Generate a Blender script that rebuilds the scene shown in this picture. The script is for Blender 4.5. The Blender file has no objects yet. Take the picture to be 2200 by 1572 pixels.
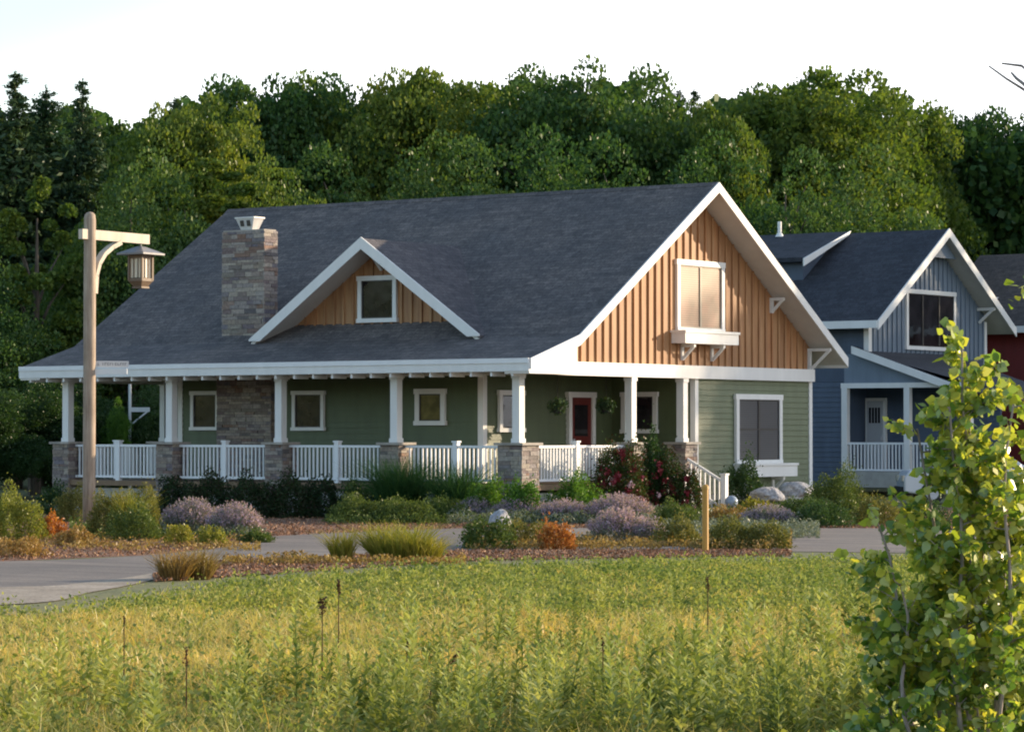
import bpy, math, random
import numpy as np
from mathutils import Vector, Matrix

# ------------------------------------------------------------------ scene, camera, light
S = bpy.context.scene
COL = S.collection
CAM = np.array([41.196, -58.351, 1.230])
YAW, PIT, F = .6205, .0218, 6592.2
cd = bpy.data.cameras.new("camera"); cam = bpy.data.objects.new("camera", cd); COL.objects.link(cam)
cam.location = CAM; cam.rotation_euler = (math.pi / 2 + PIT, 0, YAW)
cd.sensor_width = 36; cd.lens = F / 2200 * 36; cd.clip_start = .5; cd.clip_end = 3000
S.camera = cam
SUN_AZ, SUN_EL = math.radians(32), math.radians(13.5)
w = bpy.data.worlds.new("World"); S.world = w; w.use_nodes = True
nt = w.node_tree; bg = nt.nodes["Background"]
sky = nt.nodes.new("ShaderNodeTexSky"); sky.sky_type = 'NISHITA'; sky.sun_disc = False
sky.sun_elevation = SUN_EL; sky.sun_rotation = SUN_AZ
sky.air_density = 1.0; sky.dust_density = 1.2; sky.ozone_density = 1.0
bg.inputs[1].default_value = .15
_g = nt.nodes.new("ShaderNodeNewGeometry"); _s = nt.nodes.new("ShaderNodeSeparateXYZ"); nt.links.new(_g.outputs["Incoming"], _s.inputs[0])
_r = nt.nodes.new("ShaderNodeMapRange"); _r.interpolation_type = 'SMOOTHSTEP'       # thin white evening haze low in the sky
_r.inputs[1].default_value = -.19; _r.inputs[2].default_value = -.12; _r.inputs[3].default_value = 0; _r.inputs[4].default_value = 1
_d = nt.nodes.new("ShaderNodeVectorMath"); _d.operation = 'DOT_PRODUCT'; _d.inputs[1].default_value = (.813 * -.36, .582 * -.36, 1)   # the haze thins toward the north-west
nt.links.new(_g.outputs["Incoming"], _d.inputs[0]); nt.links.new(_d.outputs["Value"], _r.inputs[0])
_m = nt.nodes.new("ShaderNodeMix"); _m.data_type = 'RGBA'; _m.inputs[7].default_value = (5.6, 5.7, 5.9, 1)
nt.links.new(_r.outputs[0], _m.inputs[0]); nt.links.new(sky.outputs[0], _m.inputs[6]); nt.links.new(_m.outputs[2], bg.inputs[0])
sl = bpy.data.lights.new("sun", 'SUN'); so = bpy.data.objects.new("sun", sl); COL.objects.link(so)
sl.energy = 3.9; sl.angle = math.radians(.5); sl.color = (1, .79, .55)
sd = Vector((math.sin(SUN_AZ) * math.cos(SUN_EL), math.cos(SUN_AZ) * math.cos(SUN_EL), math.sin(SUN_EL)))
so.rotation_euler = sd.to_track_quat('Z', 'Y').to_euler()
S.view_settings.view_transform = 'Standard'; S.view_settings.look = 'None'
S.view_settings.exposure = 1.15; S.view_settings.gamma = 1.0
S.cycles.filter_width = 2.0
S.cycles.max_bounces = 6; S.cycles.transparent_max_bounces = 4

G = -.8                                       # ground level; the porch floor is z = 0
RV = np.array([math.cos(YAW), math.sin(YAW)]); FV = np.array([-math.sin(YAW), math.cos(YAW)])
def at(px, D):                                # ground position at lateral picture column px, distance D
    p = CAM[:2] + D * FV + (px - 1100) / F * D * RV
    return float(p[0]), float(p[1])
def gD(y): return F * (CAM[2] - G) / (y - 930.)   # distance of the ground seen at row y
def zat(y, D): return CAM[2] + (930 - y) * D / F

# ------------------------------------------------------------------ materials
MT = {}
def newmat(name):
    m = bpy.data.materials.new(name); m.use_nodes = True; MT[name] = m
    return m, m.node_tree, m.node_tree.nodes["Principled BSDF"]
def N(t, ty, **k):
    n = t.nodes.new(ty)
    for a, b in k.items(): setattr(n, a, b)
    return n
def ramp(t, fac, cols, pos=None):
    r = N(t, "ShaderNodeValToRGB"); e = r.color_ramp.elements
    while len(e) < len(cols): e.new(.5)
    for i, c in enumerate(cols):
        e[i].position = pos[i] if pos else i / (len(cols) - 1); e[i].color = (*c, 1)
    t.links.new(fac, r.inputs[0]); return r.outputs[0]
def noise(t, scale, detail=4, vec=None, rough=.6):
    n = N(t, "ShaderNodeTexNoise"); n.inputs["Scale"].default_value = scale; n.inputs["Detail"].default_value = detail
    n.inputs["Roughness"].default_value = rough
    if vec is None:
        tc = N(t, "ShaderNodeTexCoord"); vec = tc.outputs["Object"]
    t.links.new(vec, n.inputs["Vector"]); return n.outputs["Fac"]
def objvec(t, scale=(1, 1, 1)):
    tc = N(t, "ShaderNodeTexCoord"); mp = N(t, "ShaderNodeMapping"); mp.inputs["Scale"].default_value = scale
    t.links.new(tc.outputs["Object"], mp.inputs[0]); return mp.outputs[0]
def mix(t, a, b, fac=.5, mode='MIX'):
    m = N(t, "ShaderNodeMix", data_type='RGBA', blend_type=mode)
    if isinstance(fac, float): m.inputs[0].default_value = fac
    else: t.links.new(fac, m.inputs[0])
    for i, v in ((6, a), (7, b)):
        if isinstance(v, tuple): m.inputs[i].default_value = (*v, 1)
        else: t.links.new(v, m.inputs[i])
    return m.outputs[2]
def bump(t, b, h, dist, st=1.0):
    n = N(t, "ShaderNodeBump"); n.inputs["Distance"].default_value = dist; n.inputs["Strength"].default_value = st
    t.links.new(h, n.inputs["Height"]); t.links.new(n.outputs[0], b.inputs["Normal"])
def paint(name, c, rough=.55, var=.12, scale=3., streak=True):
    m, t, b = newmat(name)
    v = objvec(t, (1, 1, .25 if streak else 1)); n = noise(t, scale, 5, v)
    lo = tuple(x * (1 - var) for x in c); hi = tuple(min(1, x * (1 + var)) for x in c)
    t.links.new(ramp(t, n, [lo, hi], [.3, .7]), b.inputs["Base Color"])
    b.inputs["Roughness"].default_value = rough
    n2 = noise(t, 60, 2); bump(t, b, n2, .002, .5); return m
paint("white_trim", (.72, .72, .70), var=.05)
paint("white_vinyl", (.74, .75, .76), rough=.4, var=.04)
paint("soffit", (.58, .57, .54), var=.06)
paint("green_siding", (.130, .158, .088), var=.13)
paint("shaded_green_siding", (.086, .112, .054), var=.13)  # green siding under the porch roof, its shade painted into a darker colour
paint("blue_siding", (.055, .080, .125), var=.14)
paint("blue_board", (.15, .195, .25), var=.12)
paint("red_siding", (.16, .02, .018), var=.15)
paint("porch_wood", (.20, .13, .075), rough=.7, var=.2)
paint("concrete", (.36, .35, .32), rough=.9, var=.15, streak=False)
paint("door_red", (.13, .018, .014), rough=.35, var=.2)
paint("door_white", (.42, .44, .46), var=.05)
paint("pipe", (.75, .75, .73), var=.04)
paint("yellow_plastic", (.46, .25, .045), rough=.45, var=.1)
paint("rubber", (.02, .02, .02), rough=.8)
paint("chrome", (.5, .5, .52), rough=.25)
paint("lamp_roof", (.19, .19, .20), rough=.5, var=.2)
paint("lamp_frame", (.17, .115, .075), rough=.6, var=.2)
paint("lamp_glass", (.68, .60, .47), rough=.3, var=.08)
paint("sign_face", (.50, .50, .50), rough=.5, var=.08)
paint("sign_mark", (.10, .10, .11), rough=.6)
paint("sash_dark", (.05, .045, .04)); paint("sash_tan", (.30, .26, .20))
paint("metal_cap", (.60, .59, .57), rough=.35, var=.2)
paint("car_paint", (.62, .63, .65), rough=.25, var=.03)
paint("blossom_red", (.20, .012, .022), rough=.6, var=.3)
paint("blossom_pink", (.72, .45, .45), rough=.6, var=.2)
paint("ball", (.26, .31, .37), rough=.12, var=.05)

m, t, b = newmat("cedar_board")               # stained boards: each board has its own tone
v = objvec(t, (1, 1, .12)); n1 = noise(t, 9, 6, v); isl = N(t, "ShaderNodeNewGeometry")
c1 = ramp(t, n1, [(.27, .128, .058), (.375, .20, .09), (.455, .26, .125)], [.25, .5, .8])
c2 = ramp(t, isl.outputs["Random Per Island"], [(.78, .72, .7), (1, 1, 1), (1.0, .88, .80)])
t.links.new(mix(t, c1, c2, 1.0, 'MULTIPLY'), b.inputs["Base Color"]); b.inputs["Roughness"].default_value = .65

m, t, b = newmat("weathered_wood")
v = objvec(t, (6, 6, .35)); n1 = noise(t, 4, 8, v, .7)
n0 = noise(t, 1.3, 3)
c1 = ramp(t, n1, [(.20, .145, .11), (.38, .30, .225), (.52, .44, .35)], [.25, .5, .75])
c2 = ramp(t, n0, [(.75, .72, .70), (1, 1, 1)], [.35, .65])
t.links.new(mix(t, c1, c2, 1.0, 'MULTIPLY'), b.inputs["Base Color"]); b.inputs["Roughness"].default_value = .8
bump(t, b, n1, .01, .6)

paint("sunlit_wood", (.52, .46, .37), rough=.75, var=.15)  # lamp arm and brace wood, lightened to put full sun into the colour
m, t, b = newmat("stone")                     # thin ledge stones, each with its own colour
isl = N(t, "ShaderNodeNewGeometry")
c1 = ramp(t, isl.outputs["Random Per Island"], [(.13, .12, .125), (.30, .25, .20), (.20, .165, .16), (.36, .33, .30), (.24, .15, .11), (.17, .16, .19), (.42, .37, .31), (.22, .20, .17)])
n1 = noise(t, 14, 6)
c2 = ramp(t, n1, [(.6, .6, .6), (1.15, 1.12, 1.08)], [.3, .7])
t.links.new(mix(t, c1, c2, 1.0, 'MULTIPLY'), b.inputs["Base Color"]); b.inputs["Roughness"].default_value = .85
bump(t, b, n1, .02, .8)
paint("mortar", (.07, .065, .06), rough=.95)
paint("stone_cap", (.34, .31, .27), rough=.85, var=.25, streak=False)

def shingle(name, base, tint, axis=0):
    m, t, b = newmat(name)
    tc = N(t, "ShaderNodeTexCoord"); sp = N(t, "ShaderNodeSeparateXYZ"); t.links.new(tc.outputs["Object"], sp.inputs[0])
    mu = N(t, "ShaderNodeMath", operation='MULTIPLY'); mu.inputs[1].default_value = 1.85; t.links.new(sp.outputs[2], mu.inputs[0])
    cb = N(t, "ShaderNodeCombineXYZ"); t.links.new(sp.outputs[axis], cb.inputs[0]); t.links.new(mu.outputs[0], cb.inputs[1])
    br = N(t, "ShaderNodeTexBrick"); t.links.new(cb.outputs[0], br.inputs["Vector"])
    br.inputs["Scale"].default_value = 1; br.inputs["Brick Width"].default_value = .30; br.inputs["Row Height"].default_value = .145
    br.inputs["Mortar Size"].default_value = .006; br.inputs["Bias"].default_value = 0; br.inputs["Mortar Smooth"].default_value = .3
    br.inputs["Color1"].default_value = (.76, .76, .77, 1); br.inputs["Color2"].default_value = (1.2, 1.17, 1.15, 1)
    br.inputs["Mortar"].default_value = (.4, .4, .42, 1); br.offset_frequency = 2; br.offset = .37; br.squash = 1.3; br.squash_frequency = 3
    n1 = noise(t, 5, 6); n2 = noise(t, .5, 3); n3 = noise(t, 17, 5, None, .75)
    c = mix(t, ramp(t, n1, [tuple(x * .75 for x in base), base, tint], [.3, .5, .75]), br.outputs["Color"], 1.0, 'MULTIPLY')
    c = mix(t, c, ramp(t, n2, [(.82, .84, .88), (1.12, 1.08, 1.06)], [.35, .65]), 1.0, 'MULTIPLY')
    c = mix(t, c, ramp(t, n3, [(.55, .55, .56), (1.45, 1.44, 1.42)], [.33, .67]), 1.0, 'MULTIPLY')
    t.links.new(c, b.inputs["Base Color"]); b.inputs["Roughness"].default_value = .9
    bump(t, b, br.outputs["Fac"], .012, -.8); return m
shingle("shingle", (.108, .099, .096), (.142, .127, .122))
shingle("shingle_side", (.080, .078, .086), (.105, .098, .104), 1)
shingle("shingle_blue", (.032, .038, .050), (.044, .046, .058))
shingle("shingle_brown", (.085, .070, .062), (.11, .09, .08))

def glass(name, c, rough=.06):
    m, t, b = newmat(name); n1 = noise(t, 1.7, 3)
    t.links.new(ramp(t, n1, [tuple(x * .5 for x in c), c, tuple(x * 1.7 for x in c)], [.35, .5, .7]), b.inputs["Base Color"])
    b.inputs["Roughness"].default_value = rough; b.inputs["Specular IOR Level"].default_value = .45
    n2 = noise(t, 2.5, 1); bump(t, b, n2, .01, .4); return m
glass("window_glass", (.018, .016, .018)); glass("window_glass_warm", (.12, .10, .035)); glass("car_glass", (.02, .03, .035))
m, t, b = newmat("blind")                     # slatted blind close behind glass
v = objvec(t); wv = N(t, "ShaderNodeTexWave", bands_direction='Z'); wv.inputs["Scale"].default_value = 5.5
wv.inputs["Distortion"].default_value = .5
t.links.new(v, wv.inputs[0]); n1 = noise(t, 1.5, 3)
c = ramp(t, wv.outputs["Fac"], [(.24, .15, .10), (.38, .25, .18)])
t.links.new(mix(t, c, ramp(t, n1, [(.8, .85, .8), (1.1, 1, .95)], [.4, .6]), 1.0, 'MULTIPLY'), b.inputs["Base Color"])
b.inputs["Roughness"].default_value = .5; b.inputs["Coat Weight"].default_value = .6; b.inputs["Coat Roughness"].default_value = .05
m, t, b = newmat("blind_dark")
v = objvec(t); wv = N(t, "ShaderNodeTexWave", bands_direction='Z'); wv.inputs["Scale"].default_value = 5.5
t.links.new(v, wv.inputs[0])
t.links.new(ramp(t, wv.outputs["Fac"], [(.045, .045, .055), (.075, .075, .085)]), b.inputs["Base Color"])
b.inputs["Roughness"].default_value = .4; b.inputs["Coat Weight"].default_value = .8; b.inputs["Coat Roughness"].default_value = .05

def leafmat(name, cols, trans=.35, gloss=.08, objvar=.25, patch=None):
    m, t, b = newmat(name); t.nodes.remove(b); out = t.nodes["Material Output"]
    isl = N(t, "ShaderNodeNewGeometry"); c = ramp(t, isl.outputs["Random Per Island"], cols)
    oi = N(t, "ShaderNodeObjectInfo")
    c = mix(t, c, ramp(t, oi.outputs["Random"], [(1 - objvar, 1 - objvar * .6, 1 - objvar), (1 + objvar, 1 + objvar * .6, 1)]), 1.0, 'MULTIPLY')
    if patch:
        n1 = noise(t, patch, 3)
        c = mix(t, c, ramp(t, n1, [(.62, .74, .62), (1, 1, 1), (1.3, 1.1, .85)], [.3, .5, .7]), 1.0, 'MULTIPLY')
    d = N(t, "ShaderNodeBsdfDiffuse"); tr = N(t, "ShaderNodeBsdfTranslucent"); gl = N(t, "ShaderNodeBsdfGlossy")
    gl.inputs["Roughness"].default_value = .35; gl.inputs["Color"].default_value = (.9, .9, .85, 1)
    t.links.new(c, d.inputs[0]); t.links.new(mix(t, c, (1.25, 1.25, .5), 1.0, 'MULTIPLY'), tr.inputs[0])
    m1 = N(t, "ShaderNodeMixShader"); m1.inputs[0].default_value = trans
    m2 = N(t, "ShaderNodeMixShader"); m2.inputs[0].default_value = gloss
    t.links.new(d.outputs[0], m1.inputs[1]); t.links.new(tr.outputs[0], m1.inputs[2])
    t.links.new(m1.outputs[0], m2.inputs[1]); t.links.new(gl.outputs[0], m2.inputs[2])
    t.links.new(m2.outputs[0], out.inputs[0]); return m
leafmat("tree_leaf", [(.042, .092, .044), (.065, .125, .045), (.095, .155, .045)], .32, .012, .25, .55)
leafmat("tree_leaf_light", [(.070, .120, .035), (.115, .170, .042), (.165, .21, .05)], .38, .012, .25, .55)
leafmat("needle", [(.026, .055, .036), (.042, .078, .040), (.062, .095, .042)], .15, .015)
leafmat("under_leaf", [(.024, .058, .028), (.045, .090, .035), (.062, .115, .04)], .3, .02)
leafmat("hedge_leaf", [(.022, .045, .022), (.035, .065, .028), (.055, .035, .035)], .2, .012)
leafmat("shrub_green", [(.05, .085, .030), (.085, .125, .040), (.12, .16, .055)], .3, .012)
leafmat("shrub_bright", [(.06, .13, .025), (.10, .20, .035), (.14, .25, .05)], .35, .012)
leafmat("shrub_olive", [(.10, .11, .04), (.17, .17, .06), (.23, .20, .08)], .3, .012)
leafmat("shrub_yellow", [(.16, .18, .04), (.28, .27, .06), (.38, .31, .09)], .35, .012)
leafmat("shrub_lime", [(.10, .13, .035), (.17, .20, .05), (.25, .26, .07)], .35, .012)
leafmat("shrub_orange", [(.30, .10, .035), (.44, .17, .06), (.52, .25, .10)], .3, .012)
leafmat("shrub_rust", [(.20, .12, .055), (.30, .19, .085), (.38, .27, .13)], .3, .012)
leafmat("rose_leaf", [(.025, .055, .022), (.04, .075, .025), (.085, .03, .025)], .25, .012)
leafmat("lavender_leaf", [(.15, .17, .15), (.22, .23, .20), (.28, .27, .25)], .2, .012)
leafmat("lavender_flower", [(.28, .22, .38), (.40, .30, .48), (.54, .38, .52)], .3, .012)
leafmat("ornamental_grass", [(.03, .08, .035), (.05, .115, .045), (.08, .15, .05)], .3, .012)
leafmat("aspen_leaf", [(.14, .23, .045), (.26, .35, .06), (.44, .47, .09), (.62, .56, .11), (.32, .39, .08)], .48, .07, .1)
leafmat("aspen_leaf_dark", [(.08, .16, .035), (.13, .23, .05), (.20, .31, .07)], .45, .06, .1)
leafmat("grass_green", [(.17, .21, .07), (.28, .31, .11), (.40, .40, .17)], .4, .02, .1, 1.1)
leafmat("grass_straw", [(.40, .35, .13), (.55, .45, .19), (.62, .52, .28), (.50, .33, .13)], .4, .02, .1, 1.1)
leafmat("weed_leaf", [(.13, .18, .065), (.23, .27, .10), (.36, .37, .16)], .35, .0, .15, .5)
leafmat("weed_pale", [(.26, .31, .12), (.40, .43, .18), (.52, .53, .28)], .35, .0, .15)
leafmat("mulch_chip", [(.13, .065, .04), (.22, .115, .07), (.31, .18, .115), (.38, .28, .20)], .0, .0, .1)
leafmat("seed_brown", [(.05, .025, .018), (.09, .04, .025)], .1, .03)
def bark(name, c):
    m, t, b = newmat(name); v = objvec(t, (5, 5, .8)); n1 = noise(t, 3, 6, v)
    t.links.new(ramp(t, n1, [tuple(x * .5 for x in c), c, tuple(x * 1.5 for x in c)], [.3, .5, .75]), b.inputs["Base Color"])
    b.inputs["Roughness"].default_value = .9; bump(t, b, n1, .03, .8)
bark("bark", (.10, .08, .06)); bark("pale_bark", (.24, .20, .15)); bark("twig", (.30, .25, .22))

def groundmat(name, cols, s1, s2, pos=None, bd=.03):
    m, t, b = newmat(name); n1 = noise(t, s1, 6); n2 = noise(t, s2, 4)
    c = mix(t, ramp(t, n1, cols, pos), ramp(t, n2, [(.6, .6, .6), (1.25, 1.25, 1.25)], [.3, .7]), 1.0, 'MULTIPLY')
    t.links.new(c, b.inputs["Base Color"]); b.inputs["Roughness"].default_value = .95; bump(t, b, n2, bd, .8)
groundmat("soil", [(.10, .11, .045), (.15, .16, .06), (.20, .18, .08)], .4, 9, [.3, .5, .7])
groundmat("mulch", [(.12, .055, .032), (.21, .10, .055), (.28, .15, .09)], 1.2, 22, [.3, .5, .7])
m, t, b = newmat("asphalt")                   # worn drive: long wheel streaks, stains, grit
tc_ = N(t, "ShaderNodeTexCoord"); mp_ = N(t, "ShaderNodeMapping"); mp_.inputs["Rotation"].default_value = (0, 0, math.radians(38)); mp_.inputs["Scale"].default_value = (.10, 1.7, 1)
t.links.new(tc_.outputs["Object"], mp_.inputs[0]); n1 = noise(t, 1.6, 4, mp_.outputs[0]); n2 = noise(t, .5, 5); n3 = noise(t, 26, 4)
c = mix(t, ramp(t, n1, [(.125, .112, .105), (.165, .148, .136), (.215, .19, .168)], [.3, .5, .7]), ramp(t, n2, [(.78, .78, .8), (1.12, 1.08, 1.04)], [.35, .65]), 1.0, 'MULTIPLY')
c = mix(t, c, ramp(t, n3, [(.75, .75, .75), (1.2, 1.2, 1.2)], [.3, .7]), 1.0, 'MULTIPLY')
t.links.new(c, b.inputs["Base Color"]); b.inputs["Roughness"].default_value = .95; bump(t, b, n3, .012, .8)
groundmat("asphalt_edge", [(.22, .18, .14), (.32, .27, .21), (.40, .34, .28)], 1.2, 18, [.3, .5, .7], .015)
groundmat("rock", [(.28, .28, .30), (.38, .38, .39), (.50, .50, .50)], 1.7, 14, [.3, .5, .7])

# ------------------------------------------------------------------ building helpers
def tag(o, label=None, cat=None, group=None, kind=None):
    for k, v in (("label", label), ("category", cat), ("group", group), ("kind", kind)):
        if v: o[k] = v
    return o
def empty(name, loc, label, cat, group=None, rz=0):
    o = bpy.data.objects.new(name, None); COL.objects.link(o); o.location = loc; o.rotation_euler.z = rz
    o.empty_display_size = .2; return tag(o, label, cat, group)
def link(name, me, parent=None, loc=None, local=False):
    o = bpy.data.objects.new(name, me); COL.objects.link(o)
    if loc is not None: o.location = loc
    if parent is not None:
        o.parent = parent
        if not local and parent.type == 'EMPTY':
            o.matrix_parent_inverse = Matrix.Translation(-Vector(parent.location))
    return o
class MB:
    def __init__(s): s.v = []; s.f = []; s.m = []
    def add(s, vs, fs, mi=0):
        k = len(s.v); s.v += [tuple(map(float, p)) for p in vs]; s.f += [tuple(i + k for i in f) for f in fs]; s.m += [mi] * len(fs)
    def box(s, x0, x1, y0, y1, z0, z1, mi=0):
        s.add([(x, y, z) for z in (z0, z1) for y in (y0, y1) for x in (x0, x1)],
              [(0, 2, 3, 1), (4, 5, 7, 6), (0, 1, 5, 4), (2, 6, 7, 3), (0, 4, 6, 2), (1, 3, 7, 5)], mi)
    def prism(s, pts, vec, mi=0):             # polygon swept along a vector
        n = len(pts); a = [Vector(p) for p in pts]; vec = Vector(vec)
        nn = (a[1] - a[0]).cross(a[2] - a[1])
        if nn.dot(vec) > 0: a = a[::-1]
        s.add([tuple(p) for p in a] + [tuple(p + vec) for p in a],
              [tuple(range(n)), tuple(range(2 * n - 1, n - 1, -1))] + [(i, i + n, (i + 1) % n + n, (i + 1) % n) for i in range(n)], mi)
    def beam(s, p, q, wd, h, mi=0, up=(0, 0, 1)):
        p, q = Vector(p), Vector(q); d = (q - p).normalized(); sd_ = d.cross(Vector(up))
        if sd_.length < 1e-4: sd_ = d.cross(Vector((0, 1, 0)))
        sd_.normalize(); u = sd_.cross(d); a, b_ = sd_ * wd / 2, u * h / 2
        s.add([p - a - b_, p + a - b_, p + a + b_, p - a + b_, q - a - b_, q + a - b_, q + a + b_, q - a + b_],
              [(0, 3, 2, 1), (4, 5, 6, 7), (0, 1, 5, 4), (1, 2, 6, 5), (2, 3, 7, 6), (3, 0, 4, 7)], mi)
    def tube(s, pts, rads, n=8, mi=0, cap=True):
        k = len(s.v); P = [Vector(p) for p in pts]
        for i, p in enumerate(P):
            d = (P[min(i + 1, len(P) - 1)] - P[max(i - 1, 0)]).normalized()
            a = d.cross(Vector((.3, .9, .1))).normalized(); b_ = d.cross(a)
            for j in range(n):
                th = 2 * math.pi * j / n; s.v.append(tuple(p + rads[i] * (math.cos(th) * a + math.sin(th) * b_)))
        for i in range(len(P) - 1):
            for j in range(n):
                s.f.append((k + i * n + j, k + i * n + (j + 1) % n, k + (i + 1) * n + (j + 1) % n, k + (i + 1) * n + j)); s.m.append(mi)
        if cap:
            s.f.append(tuple(k + (len(P) - 1) * n + j for j in range(n))); s.m.append(mi)
            s.f.append(tuple(k + j for j in range(n))[::-1]); s.m.append(mi)
    def mesh(s, name, mats):
        me = bpy.data.meshes.new(name); me.from_pydata(s.v, [], s.f)
        for m_ in (mats if isinstance(mats, (list, tuple)) else [mats]): me.materials.append(MT[m_])
        me.polygons.foreach_set("material_index", s.m); me.update(); return me
    def build(s, name, mats, parent=None, loc=None, local=False, smooth=False):
        me = s.mesh(name, mats)
        if smooth: me.polygons.foreach_set("use_smooth", [True] * len(me.polygons))
        return link(name, me, parent, loc, local)
def npmesh(name, V, faces_n, mats, midx=None, nv=None):   # V (k*n,3): k islands of n verts each, one n-gon per island
    me = bpy.data.meshes.new(name); n = faces_n; k = len(V) // n
    me.vertices.add(len(V)); me.vertices.foreach_set("co", np.ascontiguousarray(V, dtype=np.float32).ravel())
    me.loops.add(len(V)); me.loops.foreach_set("vertex_index", np.arange(len(V), dtype=np.int32))
    me.polygons.add(k); me.polygons.foreach_set("loop_start", np.arange(0, len(V), n, dtype=np.int32))
    for m_ in mats: me.materials.append(MT[m_])
    if midx is not None: me.polygons.foreach_set("material_index", np.asarray(midx, dtype=np.int32))
    me.update(calc_edges=True); return me
def unit(a): return a / (np.linalg.norm(a, axis=1, keepdims=True) + 1e-9)
def leaves(rng, P, size, up=.3, out=None, outw=.5, aspect=.6):
    """leaf cards (rhombus) at points P"""
    n = len(P); d = unit(rng.normal(size=(n, 3)) + np.array([0, 0, up]) + (out * outw if out is not None else 0))
    q = unit(np.cross(d, rng.normal(size=(n, 3))))
    s = size * rng.uniform(.6, 1.35, (n, 1))
    V = np.empty((n, 4, 3)); V[:, 0] = P - d * s * .5; V[:, 1] = P + q * s * aspect * .5 - d * s * .05
    V[:, 2] = P + d * s * .5; V[:, 3] = P - q * s * aspect * .5 - d * s * .05
    return V.reshape(-1, 3)
def blades(rng, B, h, wd, lean=.35, curl=.5):
    """grass blades: two quads each as bent strips, returned as verts and faces (6 verts)"""
    n = len(B); h = np.broadcast_to(h, (n,))[:, None] * rng.uniform(.55, 1.25, (n, 1)); a = rng.uniform(0, 2 * np.pi, n)
    dr = np.stack([np.cos(a), np.sin(a), np.zeros(n)], 1); a2 = rng.uniform(0, 2 * np.pi, n)
    sd_ = np.stack([np.cos(a2), np.sin(a2), np.zeros(n)], 1) * (np.broadcast_to(wd, (n,))[:, None] * .5)
    L = rng.uniform(.1, 1, (n, 1)) * lean
    mid = B + np.array([0, 0, 1]) * h * .55 + dr * h * L * .35
    tip = B + np.array([0, 0, 1]) * h * (1 - .25 * L) + dr * h * L * (1 + curl)
    V = np.stack([B - sd_, B + sd_, mid + sd_ * .8, mid - sd_ * .8, tip + sd_ * .15, tip - sd_ * .15], 1).reshape(-1, 3)
    i = np.arange(n)[:, None] * 6
    Fc = np.concatenate([i + np.array([[0, 1, 2, 3]]), i + np.array([[3, 2, 4, 5]])], 1).reshape(-1, 4)
    return V, Fc
def facemesh(name, V, Fc, mats, midx=None):
    me = bpy.data.meshes.new(name); me.vertices.add(len(V)); me.vertices.foreach_set("co", V.astype(np.float32).ravel())
    me.loops.add(Fc.size); me.loops.foreach_set("vertex_index", Fc.astype(np.int32).ravel())
    me.polygons.add(len(Fc)); me.polygons.foreach_set("loop_start", np.arange(0, Fc.size, 4, dtype=np.int32))
    for m_ in mats: me.materials.append(MT[m_])
    if midx is not None: me.polygons.foreach_set("material_index", np.asarray(midx, dtype=np.int32))
    me.update(calc_edges=True); return me

# ------------------------------------------------------------------ the ground
def sheet(name, pts, z, mat, kind="structure"):
    b_ = MB(); b_.add([(x, y, z) for x, y in pts], [tuple(range(len(pts)))])
    o = b_.build(name, mat); o["kind"] = kind; return o
def pg(pix): return [at(px, gD(y)) for px, y in pix]
def subdiv_curve(pts, n=6):                   # Catmull-Rom through ground points
    P = [np.array(p) for p in pts]; out = []
    for i in range(len(P) - 1):
        a, b_, c, d = P[max(i - 1, 0)], P[i], P[i + 1], P[min(i + 2, len(P) - 1)]
        for k in range(n):
            u = k / n
            out.append(tuple(.5 * (2 * b_ + (c - a) * u + (2 * a - 5 * b_ + 4 * c - d) * u * u + (3 * b_ - a - 3 * c + d) * u ** 3)))
    out.append(tuple(P[-1])); return out
sheet("ground", [(-900, -500), (900, -500), (900, 900), (-900, 900)], G, "soil")
def strip(name, A, B, z, mat):
    A, B = subdiv_curve(A), subdiv_curve(B); n = len(A); b_ = MB()
    b_.add([(x, y, z) for x, y in A] + [(x, y, z) for x, y in B], [(i, i + 1, n + i + 1, n + i) for i in range(n - 1)])
    # keep normals up
    me = b_.mesh(name, mat)
    if me.polygons[0].normal.z < 0: me.flip_normals()
    o = link(name, me); o["kind"] = "structure"; return o
near = [(-900, 1300), (0, 1290), (330, 1240), (480, 1204), (700, 1196), (1000, 1184), (1500, 1183), (1900, 1187), (2700, 1192)]
far_ = [(-900, 1213), (0, 1206), (330, 1192), (480, 1176), (590, 1152), (1000, 1135), (1500, 1135), (1900, 1135), (2700, 1138)]
strip("path", pg(far_), pg(near), G + .008, "asphalt")
strip("path_edge", pg([(-900, 1268), (0, 1262), (200, 1250), (330, 1232), (480, 1200)]), pg([(-900, 1312), (0, 1300), (200, 1272), (330, 1246), (480, 1206)]), G + .012, "asphalt_edge")
# planting beds: mulch in front of the house and along the path
bed = pg([(-900, 1090)]) + pg([(-100, 1085)]) + [(-17, -.5), (1.0, -.5), (1.5, 15), (1.5, 17)] + pg([(2700, 1100)]) + pg(far_)[::-1]
sheet("mulch_bed", bed, G + .004, "mulch")
strip("mulch_verge", pg([(330, 1232), (480, 1203), (700, 1195), (1000, 1183), (1500, 1182), (1700, 1183)]),
      pg([(330, 1250), (480, 1240), (700, 1225), (1000, 1205), (1500, 1196), (1700, 1190)]), G + .016, "mulch")
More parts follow.
